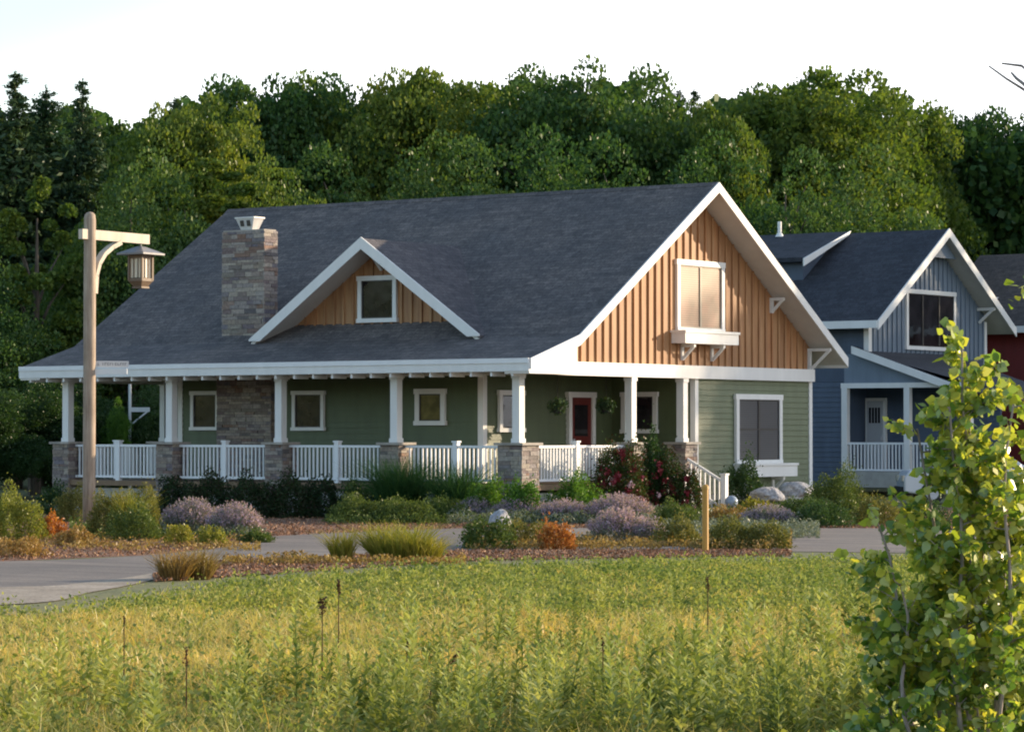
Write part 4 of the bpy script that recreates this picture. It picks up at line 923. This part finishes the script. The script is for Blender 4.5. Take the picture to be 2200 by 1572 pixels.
SH = [ # left bed by the lamp post
 ("shrub", 30, 1160, 118, 100, "fine", ["shrub_lime"], "big yellow green rounded shrub at the left edge"),
 ("shrub", -60, 1150, 130, 90, "leafy", ["shrub_olive"], "olive shrub beyond the left edge beside the yellow green one"),
 ("flower_clump", 110, 1158, 58, 52, "leafy", ["shrub_orange"], "small bright orange clump left of the lamp post"),
 ("flower_clump", 165, 1172, 80, 38, "fine", ["shrub_rust"], "low rusty clump at the foot of the lamp post"),
 ("flower_clump", 40, 1195, 120, 38, "fine", ["shrub_rust"], "low rusty red clump at the left edge of the mulch"),
 ("shrub", 235, 1150, 90, 88, "fine", ["shrub_olive"], "olive feathery shrub right of the lamp post"),
 ("shrub", 312, 1145, 72, 96, "fine", ["shrub_olive"], "taller feathery olive shrub left of the lavender"),
 ("grass_tuft", 275, 1150, 50, 84, "tuft", ["shrub_yellow"], "thin straw grass tuft between the two feathery olive shrubs"),
 ("shrub", 290, 1160, 110, 70, "fine", ["shrub_green"], "dull green low shrub between the olive tufts and the lavender"),
 ("shrub", 165, 1120, 80, 70, "fine", ["shrub_olive"], "olive shrub behind the foot of the lamp post"),
 ("lavender", 415, 1150, 130, 75, "lavender", ["lavender_leaf", "lavender_flower"], "pinkish lavender clump in front of the dark hedge, left half"),
 ("lavender", 505, 1155, 115, 72, "lavender", ["lavender_leaf", "lavender_flower"], "purple lavender clump in front of the dark hedge, right half"),
 ("shrub", 385, 1168, 62, 40, "fine", ["shrub_yellow"], "small straw coloured clump under the pinkish lavender"),
 ("shrub", 455, 1172, 64, 38, "fine", ["shrub_yellow"], "small straw coloured clump under the purple lavender"),
 ("shrub", 550, 1165, 60, 25, "fine", ["shrub_green"], "low green clump at the tip of the left bed"),
 # tufts on the meadow side of the path
 ("grass_tuft", 375, 1246, 70, 58, "tuft", ["shrub_rust"], "left one of two dry brown tufts at the near path edge"),
 ("grass_tuft", 428, 1244, 62, 58, "tuft", ["shrub_rust"], "right one of two dry brown tufts at the near path edge"),
 ("grass_tuft", 735, 1204, 46, 58, "tuft", ["shrub_yellow"], "small solitary pale tuft on the near path edge"),
 ("grass_tuft", 855, 1204, 130, 72, "tuft", ["shrub_yellow"], "large sunlit yellow tuft on the near path edge"),
 ("grass_tuft", 905, 1205, 90, 46, "tuft", ["shrub_yellow"], "lower straw tuft joined to the large sunlit one"),
 # hedge and perennials along the porch
 ("hedge_shrub", 380, 1108, 95, 78, "leafy", ["hedge_leaf"], "leftmost dark shrub of the hedge below the porch rail"),
 ("hedge_shrub", 455, 1110, 110, 86, "leafy", ["hedge_leaf"], "second dark shrub of the hedge below the porch rail"),
 ("hedge_shrub", 540, 1112, 110, 82, "leafy", ["hedge_leaf"], "third dark shrub of the hedge below the porch rail"),
 ("hedge_shrub", 622, 1112, 110, 84, "leafy", ["hedge_leaf"], "fourth dark shrub of the hedge below the porch rail"),
 ("hedge_shrub", 690, 1112, 90, 80, "leafy", ["hedge_leaf"], "rightmost dark shrub of the hedge below the porch rail"),
 ("shrub", 120, 1105, 70, 60, "leafy", ["under_leaf"], "dark low shrub at the foot of the leftmost stone pier"),
 ("grass_tuft", 862, 1080, 88, 80, "tuft", ["ornamental_grass"], "tall green grass clump in front of the fourth stone pier"),
 ("grass_tuft", 978, 1082, 70, 70, "tuft", ["ornamental_grass"], "green grass clump right of the tallest one, under the rail"),
 ("shrub", 770, 1092, 100, 55, "fine", ["under_leaf"], "dark green low shrub under the third railing bay"),
 ("shrub", 770, 1122, 120, 56, "fine", ["shrub_green"], "mid green mound right of the hedge"),
 ("shrub", 865, 1124, 120, 52, "fine", ["shrub_green"], "mid green mound in front of the tall grass clump"),
 ("shrub", 950, 1122, 110, 50, "fine", ["shrub_green"], "mid green mound left of the grey lavender"),
 ("shrub", 1050, 1090, 90, 54, "leafy", ["shrub_bright"], "bright green leafy bush under the corner railing"),
 ("shrub", 1125, 1092, 80, 58, "leafy", ["shrub_bright"], "bright green leafy bush at the corner pier"),
 ("shrub", 1240, 1092, 110, 64, "leafy", ["shrub_bright"], "bright green leafy bush right of the corner pier"),
 ("lavender", 1020, 1120, 95, 48, "lavender", ["lavender_leaf", "lavender_flower"], "grey lavender mound left of the pale boulder"),
 ("lavender", 1120, 1120, 120, 50, "lavender", ["lavender_leaf", "lavender_flower"], "grey lavender mound behind the pale boulder"),
 ("lavender", 1215, 1124, 110, 50, "lavender", ["lavender_leaf", "lavender_flower"], "grey lavender mound behind the orange shrub"),
 ("lavender", 1330, 1125, 140, 60, "lavender", ["lavender_leaf", "lavender_flower"], "rounded grey lavender mound in front of the roses"),
 ("lavender", 1330, 1166, 130, 70, "lavender", ["lavender_leaf", "lavender_flower"], "large pinkish purple lavender clump by the path, left of the marker post"),
 ("lavender", 1395, 1168, 70, 56, "lavender", ["lavender_leaf", "lavender_flower"], "small pink lavender clump beside the large one"),
 ("shrub", 1050, 1178, 110, 60, "leafy", ["shrub_green"], "dark green shrub on the path edge in front of the pale boulder"),
 ("shrub", 1125, 1172, 100, 52, "fine", ["shrub_olive"], "olive shrub between the dark green and orange shrubs"),
 ("flower_clump", 1195, 1180, 74, 56, "leafy", ["shrub_orange"], "bright orange shrub on the path edge, left of the pink lavender"),
 ("shrub", 1455, 1172, 90, 58, "fine", ["shrub_olive"], "olive shrub just left of the marker post"),
 ("shrub", 1570, 1178, 110, 62, "fine", ["shrub_olive"], "olive brown shrub just right of the marker post"),
 ("shrub", 1650, 1178, 90, 56, "fine", ["shrub_olive"], "olive shrub at the right end of the path edge planting"),
 ("rose_bush", 1330, 1100, 110, 140, "rose", ["rose_leaf", "blossom_red"], "tall dark rose bush, left of the three by the porch steps"),
 ("rose_bush", 1410, 1104, 110, 130, "rose", ["rose_leaf", "blossom_red"], "middle rose bush by the porch steps with dark red blossoms"),
 ("rose_bush", 1470, 1108, 70, 100, "rose", ["rose_leaf", "blossom_red"], "smaller rose bush right against the porch steps"),
 ("shrub", 1400, 1060, 60, 110, "leafy", ["under_leaf"], "tall narrow dark shrub between the two right stone piers"),
 ("shrub", 1450, 1130, 90, 50, "fine", ["shrub_green"], "green mound between the roses and the olive shrub"),
 ("shrub", 1600, 1100, 90, 105, "leafy", ["under_leaf"], "dark green shrub under the lower window"),
 ("flower_clump", 1620, 1108, 70, 34, "leafy", ["shrub_yellow"], "small yellow flowered clump beside the gazing ball"),
 ("lavender", 1650, 1132, 110, 46, "lavender", ["lavender_leaf", "lavender_flower"], "pale purple lavender mound in front of the boulders"),
 ("shrub", 1560, 1128, 80, 40, "fine", ["shrub_rust"], "low brownish clump in front of the gazing ball"),
 ("shrub", 1720, 1120, 90, 50, "fine", ["shrub_green"], "dull green shrub in front of the wide boulder"),
 ("shrub", 1800, 1116, 120, 98, "fine", ["shrub_green"], "tall dull green shrub at the right corner of the green house"),
 ("shrub", 1760, 1132, 110, 54, "fine", ["under_leaf"], "dark low shrub in front of the tall dull green one"),
 ("shrub", 1880, 1128, 90, 60, "fine", ["shrub_olive"], "brown green shrub between the tall dull green one and the sapling"),
 ("shrub", 1985, 1122, 110, 40, "fine", ["under_leaf"], "dark low shrub behind the leafy sapling"),
]
for n_, px, yb, wp, hp, stl, mt, lab in SH:
    shrub(n_, px, yb, wp, hp, stl, mt, lab, {"lavender": "lavender", "rose_bush": "rose bush", "grass_tuft": "grass tuft", "flower_clump": "flowers", "hedge_shrub": "hedge shrub"}.get(n_, "shrub"),
          {"hedge_shrub": "hedge shrubs below the porch rail", "lavender": "lavender clumps in the garden beds", "rose_bush": "rose bushes by the porch steps"}.get(n_))
def infill():
    rng = np.random.default_rng(41)
    for nm, mt, lab, bands in (("ground_cover_plants", "shrub_green", "low mixed green ground cover between the garden shrubs", [(700, 1900, 1085, 1128, 60000, .30), (150, 560, 1120, 1160, 9000, .16)]),
                               ("ground_cover_plants", "lavender_leaf", "low grey green ground cover among the lavender", [(960, 1450, 1100, 1130, 30000, .30), (330, 560, 1130, 1158, 9000, .2), (1420, 1760, 1125, 1160, 22000, .22)]),
                               ("ground_cover_plants", "shrub_rust", "low rusty ground cover along the beds", [(-100, 560, 1150, 1185, 9000, .12), (1000, 1700, 1160, 1182, 16000, .16), (480, 1000, 1200, 1215, 6000, .12)])):
        Q = []
        for a, b2, y0, y1, n, hh in bands:
            px = rng.uniform(a, b2, n); yy = rng.uniform(y0, y1, n); D = F * (CAM[2] - G) / (yy - 930)
            D = np.minimum(D, np.where(px < 1140, 79.2 - (px - 147) / 968 * 9, 70.3 + (px - 1140) / 600 * 12) - .2)
            P = np.empty((n, 3)); P[:, :2] = CAM[:2] + D[:, None] * FV + ((px - 1100) / F * D)[:, None] * RV
            k = (patch(P, 1.7, a) + .25 * patch(P, 5., y0)) > rng.uniform(.35, .75, n); P = P[k]
            P[:, 2] = G + rng.uniform(.02, 1, len(P)) * hh * (.3 + 1.1 * patch(P, 2.6, 5)); Q.append(P)
        Q = np.concatenate(Q); o = link(nm, npmesh(nm, leaves(rng, Q, .055, up=.8), 4, [mt])); o["kind"] = "stuff"; tag(o, lab, "ground cover")
def patch(P, s, ph=0):
    x, y = P[:, 0] * s, P[:, 1] * s
    return .5 + .25 * (np.sin(x * 1.3 + ph) * np.cos(y * 1.7 + ph * 2) + np.sin(x * .6 - y * .9 + ph * 3) * .8 + .5 * np.sin(x * 2.9 + y * 2.3 + ph))
infill()
# hanging baskets in the porch
for px, y_, lab in ((1198, 872, "dark fern basket hanging left of the red front door"), (1302, 872, "dark fern basket hanging right of the red front door")):
    x = -1.5; tt = (x - CAM[0]) / (FV[0] + (px - 1100) / F * RV[0]); yy = CAM[1] + tt * (FV[1] + (px - 1100) / F * RV[1]); zc = zat(y_, tt)
    T = empty("hanging_basket", (x, yy, zc), lab, "hanging basket", "hanging baskets under the porch roof"); rng = np.random.default_rng(px)
    u = unit(rng.normal(size=(420, 3))); link("fern", npmesh("fern", leaves(rng, u * np.array([.27, .27, .22]) * rng.uniform(.4, 1, (420, 1)), .09, up=-.3, out=u, outw=1), 4, ["needle"]), T, local=True)
    b_ = MB(); b_.tube([(0, 0, -.18), (0, 0, -.02)], [.09, .15], 12); b_.tube([(0, 0, 0), (0, 0, 2.70 - zc)], [.008, .008], 5); b_.build("pot", "rubber", T, local=True)
# mulch chips
def chips():
    rng = np.random.default_rng(3); n = 34000; px = rng.uniform(-150, 2300, n)
    yf = np.interp(px, [-150, 0, 330, 480, 590, 1000, 2300], [1212, 1206, 1192, 1176, 1152, 1135, 1136])
    yy = yf - (yf - 1100) * rng.uniform(0, 1, n) ** 1.3
    k = n // 4; px[:k] = rng.uniform(330, 1700, k)
    a_ = np.interp(px[:k], [330, 480, 700, 1000, 1500], [1236, 1206, 1197, 1184, 1183]); b2 = np.interp(px[:k], [330, 480, 700, 1000, 1500], [1252, 1243, 1228, 1208, 1198]); yy[:k] = a_ + (b2 - a_) * rng.uniform(0, 1, k)
    D = F * (CAM[2] - G) / (yy - 930); P = np.empty((n, 3)); P[:, :2] = CAM[:2] + D[:, None] * FV + ((px - 1100) / F * D)[:, None] * RV; P[:, 2] = G + rng.uniform(.015, .05, n)
    o = link("bark_mulch", npmesh("bark_mulch", leaves(rng, P, .06, up=.25, aspect=.4), 4, ["mulch_chip"])); o["kind"] = "stuff"; tag(o, "red brown bark mulch covering the garden beds", "mulch")
chips()
# ------------------------------------------------------------------ meadow
PXE = [-900, 0, 330, 480, 700, 1000, 1500, 2200, 3000]; DE = [gD(v) for v in (1370, 1345, 1300, 1268, 1246, 1224, 1212, 1212, 1217)]
def field(rng, n, d0, d1, px0=-350, px1=2550):
    D = np.sqrt(rng.uniform(d0 ** 2, d1 ** 2, n)); px = rng.uniform(px0, px1, n); ok = D < np.interp(px, PXE, DE); D, px = D[ok], px[ok]
    m_ = max(1, len(D) // 28); ci = rng.integers(0, m_, len(D)); cl = rng.uniform(0, 1, len(D)) < .62       # gather most blades into tussocks
    rad = rng.uniform(.05, .16, m_)[ci]; D = np.where(cl, D[ci] + rng.normal(size=len(D)) * rad, D); px = np.where(cl, px[ci] + rng.normal(size=len(D)) * rad * F / D, px)
    P = np.empty((len(D), 3)); P[:, :2] = CAM[:2] + D[:, None] * FV + ((px - 1100) / F * D)[:, None] * RV; P[:, 2] = G; return P, px, D
def patch(P, s, ph=0):
    x, y = P[:, 0] * s, P[:, 1] * s
    return .5 + .25 * (np.sin(x * 1.3 + ph) * np.cos(y * 1.7 + ph * 2) + np.sin(x * .6 - y * .9 + ph * 3) * .8 + .5 * np.sin(x * 2.9 + y * 2.3 + ph))
def rowpx(D): return 930 + F * (CAM[2] - G) / D
rng = np.random.default_rng(21)
def grass(name, label, n, mat, h, wd, keep, bands, lean=.8):
    Vs, Fs, off = [], [], 0
    for d0, d1, fr, ws in bands:
        P, px, D = field(rng, int(n * fr), d0, d1); k = keep(P, px, D) > rng.uniform(0, 1, len(P)); P, D = P[k], D[k]
        hh = h * (.6 + .8 * patch(P, .9, 4)) * (.45 + 1.1 * patch(P, 6.5, 3)) * np.interp(rowpx(D), [1200, 1240, 1340, 1450, 1640], [.28, .36, .5, .65, .8])
        V, Fc = blades(rng, P, hh, wd * ws, lean=lean, curl=.7); Vs.append(V); Fs.append(Fc + off); off += len(V)
    o = link(name, facemesh(name, np.concatenate(Vs), np.concatenate(Fs), [mat])); o["kind"] = "stuff"; tag(o, label, "grass"); return o
def strawk(P, px, D):
    r_ = rowpx(D) - 25; base = np.interp(r_, [1190, 1225, 1290, 1340, 1440, 1480, 1520, 1640], [.45, .25, .55, 1.15, 1.15, .75, .40, .40])
    base *= np.interp(px, [-300, 300, 900, 1300, 1800, 2300], [1.1, 1.1, .85, .9, 1.1, .7]); return np.clip(base * (.1 + 1.8 * (.65 * patch(P, .55, 1) + .35 * patch(P, 1.9, 6))), 0, 1)
BND = [(17, 24, .25, 1.0), (24, 33, .28, 1.25), (33, 53, .36, 1.7)]
grass("meadow_grass", "green blades of the rough meadow in the foreground", 230000, "grass_green", .25, .0105, lambda P, px, D: 1 - .92 * strawk(P, px, D), BND)
grass("dry_grass", "straw coloured dry stalks through the middle of the meadow", 190000, "grass_straw", .30, .009, strawk, BND, .6)
# low broad-leaved ground cover
def cover():
    P, px, D = field(rng, 420000, 17, 53); r_ = rowpx(D) - 25
    k = np.clip(np.interp(r_, [1190, 1230, 1310, 1350, 1430, 1480, 1640], [.8, .9, .55, .10, .12, .55, .85]) * (.1 + 1.8 * patch(P, 1.5, 2)), 0, 1) > rng.uniform(0, 1, len(P)); P = P[k]; D = D[k]
    P[:, 2] += rng.uniform(.02, 1, len(P)) * .20 * (.25 + 1.5 * patch(P, 3.1, 7) * (.4 + 1.2 * patch(P, 8., 2))) * np.interp(rowpx(D), [1190, 1250, 1500], [.5, .8, 1.2])
    V = leaves(rng, P, .048, up=.7, aspect=.6); o = link("ground_cover", npmesh("ground_cover", V, 4, ["weed_leaf"])); o["kind"] = "stuff"; tag(o, "low leafy weeds covering the meadow floor", "weeds")
cover()
# individual leafy weeds
def weed_mesh(seed, H=.7, pale=False, leafn=34, ll=.11):
    rng = np.random.default_rng(seed); P = []; nst = rng.integers(1, 4)
    V = []; M = []
    for s in range(nst):
        a = rng.uniform(0, 6.28); ln = rng.uniform(.02, .16); h = H * rng.uniform(.7, 1.05); bx = np.array([np.cos(a), np.sin(a), 0]) * .05
        pts = [bx + np.array([np.cos(a) * ln * t * t * h, np.sin(a) * ln * t * t * h, t * h]) for t in np.linspace(0, 1, 5)]
        for i in range(4):
            for dx in ((.004, 0, 0), (0, .004, 0)):
                d_ = np.array(dx); V += [pts[i] - d_, pts[i] + d_, pts[i + 1] + d_ * .8, pts[i + 1] - d_ * .8]; M.append(0)
        for k in range(leafn):
            t = .12 + .88 * (k + rng.uniform(0, 1)) / leafn; c = bx + np.array([np.cos(a) * ln * t * t * h, np.sin(a) * ln * t * t * h, t * h])
            th = k * 2.4 + rng.uniform(-.3, .3); L = ll * (1.15 - .75 * t) * rng.uniform(.7, 1.2); el = rng.uniform(.1, .6) + t * .6
            d = np.array([np.cos(th) * np.cos(el), np.sin(th) * np.cos(el), np.sin(el)]); q = np.array([-np.sin(th), np.cos(th), rng.uniform(-.3, .3)]); q /= np.linalg.norm(q)
            V += [c, c + d * L * .45 + q * L * .16, c + d * L - np.array([0, 0, L * .15]), c + d * L * .45 - q * L * .16]; M.append(0)
    return npmesh("weed", np.array(V), 4, ["weed_pale" if pale else "weed_leaf"], M)
WM = [weed_mesh(i, .62 + .06 * (i % 3), i % 3 != 1, 34 + 5 * (i % 3), .12 + .02 * (i % 4)) for i in range(8)]
wr = random.Random(4); k_ = 0
while k_ < 245:
    px = wr.uniform(-60, 2260); D = wr.uniform(18.2, 22.5) if k_ < 190 else wr.uniform(22.5, 34)
    r_ = 930 + F * 2.03 / D
    dens = .35 + .65 * (px > 750) * (r_ > 1400) + .3 * (1900 < px)
    if wr.random() > dens or (px < 620 and D > 25): continue
    x, y = at(px, D); o = link("meadow_weed", WM[wr.randrange(8)], loc=(x, y, G)); o.rotation_euler.z = wr.uniform(0, 6.28); s = wr.uniform(.65, 1.15); o.scale = (s * 1.1, s * 1.1, s)
    tag(o, "upright leafy weed standing among the meadow grass", "weed", "leafy weeds in the meadow"); k_ += 1
# dried seed heads
for px, y0, y1, lx, thick, lab in [(693, 1290, 1420, 0, .028, "dark brown seed stalk left of centre in the meadow, thickest head"), (728, 1250, 1340, 6, .022, "dark seed head further back, just right of the thick one"),
        (985, 1400, 1470, -70, .02, "dark seed stalk bent over to the left, in the middle of the meadow"), (1520, 1243, 1330, -16, .018, "slender dark stalk in the meadow below the marker post"),
        (402, 1395, 1500, 4, .016, "small round dark seed head low in the left meadow"), (268, 1325, 1430, 0, .010, "thin brown stalk standing in the left meadow"), (1295, 1375, 1450, 8, .014, "short brown seed head right of the bent stalk"), (875, 1375, 1450, 6, .013, "short brown seed head near the middle of the meadow")]:
    D = gD(y1 + 90); x, y = at(px, D); zt = zat(y0, D) - G; sx = lx / F * D
    T = empty("dried_stalk", (x, y, G), lab, "seed stalk", "dried seed stalks in the meadow"); b_ = MB(); e = Vector((*(RV * sx), 0))
    b_.tube([(0, 0, 0), tuple(-e * .0 + Vector((0, 0, zt * .5))), tuple(e * .0 + Vector((0, 0, zt * .8))), (0, 0, zt)] if lx > -20 else [tuple(e), tuple(e * .8 + Vector((0, 0, zt * .6))), tuple(Vector((0, 0, zt)))], [.006, .005, .004, .004] if lx > -20 else [.006, .005, .004], 5)
    b_.build("stem", "seed_brown", T, local=True); rg = np.random.default_rng(px); n = 70; hl = .10 if thick > .012 else .05
    u = rg.uniform(-1, .2, n)
    dv = np.array([0, 0, 1.]) if lx > -20 else np.array([*(-RV * sx * .5), zt * .4]); dv /= np.linalg.norm(dv)
    P = np.array([0, 0, zt]) + dv * (u * hl)[:, None] + rg.normal(size=(n, 3)) * thick * .45
    link("seed_head", npmesh("seed_head", leaves(rg, P, thick * 1.1, up=.5), 4, ["seed_brown"]), T, local=True)
# ------------------------------------------------------------------ leafy saplings, near right
def leafshape(rng, P, dirs, size):
    """heart shaped leaves: 7-gon, slightly cupped"""
    n = len(P); d = unit(dirs); q = unit(np.cross(d, rng.normal(size=(n, 3)))); nn = np.cross(d, q)
    s = size * rng.uniform(.6, 1.2, (n, 1)); fold = rng.uniform(.0, .22, (n, 1))
    prof = [(0, 0), (.18, .40), (.45, .50), (.75, .27), (1.05, 0), (.75, -.27), (.45, -.50), (.18, -.40)]
    V = np.stack([P + d * s * a + q * s * b_ * .95 + nn * s * abs(b_) * fold for a, b_ in prof], 1)
    return V.reshape(-1, 3)
def sapling(px, D, stems, label, seed, nleaf, group=None, spread=1.0):
    rng = np.random.default_rng(seed); x, y = at(px, D); T = empty("leafy_sapling", (x, y, G), label, "sapling", group)
    tw = MB(); P = []; M = []; Dr = []; A = Vector((*RV, 0)); B = Vector((*FV, 0))
    for dx, dy, topz, lean, nl, low in stems:
        nl = int(nl * .9)
        H = topz - G; n = 9; r0 = .014
        pts = [A * (dx + lean * (t / n) ** 1.4 + .03 * math.sin(t * 1.3 + dx * 9)) + B * (dy + .04 * math.cos(t * 1.1 + dx * 5)) + Vector((0, 0, H * t / n)) for t in range(n + 1)]
        tw.tube(pts, [r0 * (1 - .8 * t / n) + .002 for t in range(n + 1)], 6)
        for k in range(nl):
            t = low + (1 - low) * (k + rng.uniform(0, 1)) / nl; i = min(int(t * n), n - 1); f_ = t * n - i; p = pts[i].lerp(pts[i + 1], f_)
            L = (.13 + .40 * (1 - t) ** .8) * spread * rng.uniform(.5, 1.25); th = rng.uniform(0, 6.28); el = rng.uniform(.1, .9)
            e = p + Vector((math.cos(th) * math.cos(el), math.sin(th) * math.cos(el), math.sin(el))) * L; mdl = (p + e) / 2 + Vector((0, 0, -.03 * L))
            tw.tube([p, mdl, e], [.004, .003, .0018], 4, cap=False); m_ = max(8, int(3.3 * nleaf * L))
            for j in range(m_):
                u = rng.uniform(.15, 1.05); b0 = p.lerp(e, min(u, 1)); off = Vector(rng.normal(size=3)).normalized() * .03
                P.append(b0 + off); d = Vector(rng.normal(size=3)) * .75 + Vector((0, 0, -.45)) + (e - p).normalized() * .3; Dr.append(d); M.append(0 if rng.random() < (.85 if p.z + G > .1 else .6) else 1)
    tw.build("stems", "twig", T, local=True); P = np.array(P); V = leafshape(rng, P, np.array(Dr), .051)
    me = npmesh("leaves", V, 8, ["aspen_leaf", "aspen_leaf_dark"], M); link("leaves", me, T, local=True); return T
sapling(2085, 14.0, [(0, 0, 1.62, -.02, 44, .30), (.06, .05, 1.5, -.04, 34, .35), (-.05, -.05, 1.35, -.03, 30, .3), (-.10, .15, 1.25, -.10, 22, .2), (.12, -.1, 1.36, .05, 24, .2), (-.20, .05, .85, -.22, 20, .2), (-.26, -.1, .55, -.08, 16, .2), (.0, .3, 1.05, .0, 16, .2), (-.28, .15, .35, -.08, 11, .15)],
        "leafy young tree with round yellow green leaves in front of the blue house", 31, 44)
sapling(2235, 14.4, [(0, 0, 1.45, -.05, 30, .15), (-.12, .2, 1.0, -.06, 24, .1), (.15, .1, 1.6, .0, 24, .2), (-.15, -.1, .55, -.12, 20, .1)],
        "second leafy young tree cut off by the right edge of the picture", 32, 46)
sapling(1990, 15.2, [(0, 0, .05, -.10, 18, .1), (.15, .1, .25, .0, 18, .1), (.30, .0, .2, .0, 18, .1), (-.18, .0, -.25, -.08, 14, .1)],
        "low leafy sucker growth in the grass left of the young trees", 33, 46)
# bare lichen-grey branch reaching in at the upper right
x, y = at(2330, 14.6); T = empty("bare_tree", (x, y, G), "thin bare grey branches reaching in from the upper right edge", "tree"); b_ = MB(); A = Vector((*RV, 0)); B = Vector((*FV, 0))
zz = lambda v: zat(v, 14.6) - G
X = lambda v: (v - 2330) / F * 14.6
b_.tube([(0, 0, 0), A * .02 + Vector((0, 0, 1.5)), A * -.02 + Vector((0, 0, 2.6)), A * .03 + Vector((0, 0, 3.3)), Vector((0, 0, 4.4))], [.035, .03, .022, .018, .006], 8)
for pts in ([(2330, 330), (2262, 235), (2215, 190), (2175, 160), (2141, 130)], [(2262, 235), (2240, 170), (2205, 135), (2166, 127)], [(2215, 190), (2190, 165), (2183, 150)], [(2330, 400), (2270, 330), (2240, 300), (2215, 292)]):
    b_.tube([A * X(a) + B * (.05 * i) + Vector((0, 0, zz(b2))) for i, (a, b2) in enumerate(pts)], [.011 * (1 - .75 * i / len(pts)) for i in range(len(pts))], 6)
b_.build("branches", "twig", T, local=True)
rng = np.random.default_rng(8); P = []; Dr = []
for k_ in range(46):
    P.append(A * X(rng.uniform(2165, 2330)) + B * rng.uniform(-.1, .2) + Vector((0, 0, zz(rng.uniform(585, 655))))); Dr.append(rng.normal(size=3) + np.array([0, 0, -.6]))
link("leaves", npmesh("leaves", leafshape(rng, np.array(P), np.array(Dr), .062), 8, ["aspen_leaf"]), T, local=True)
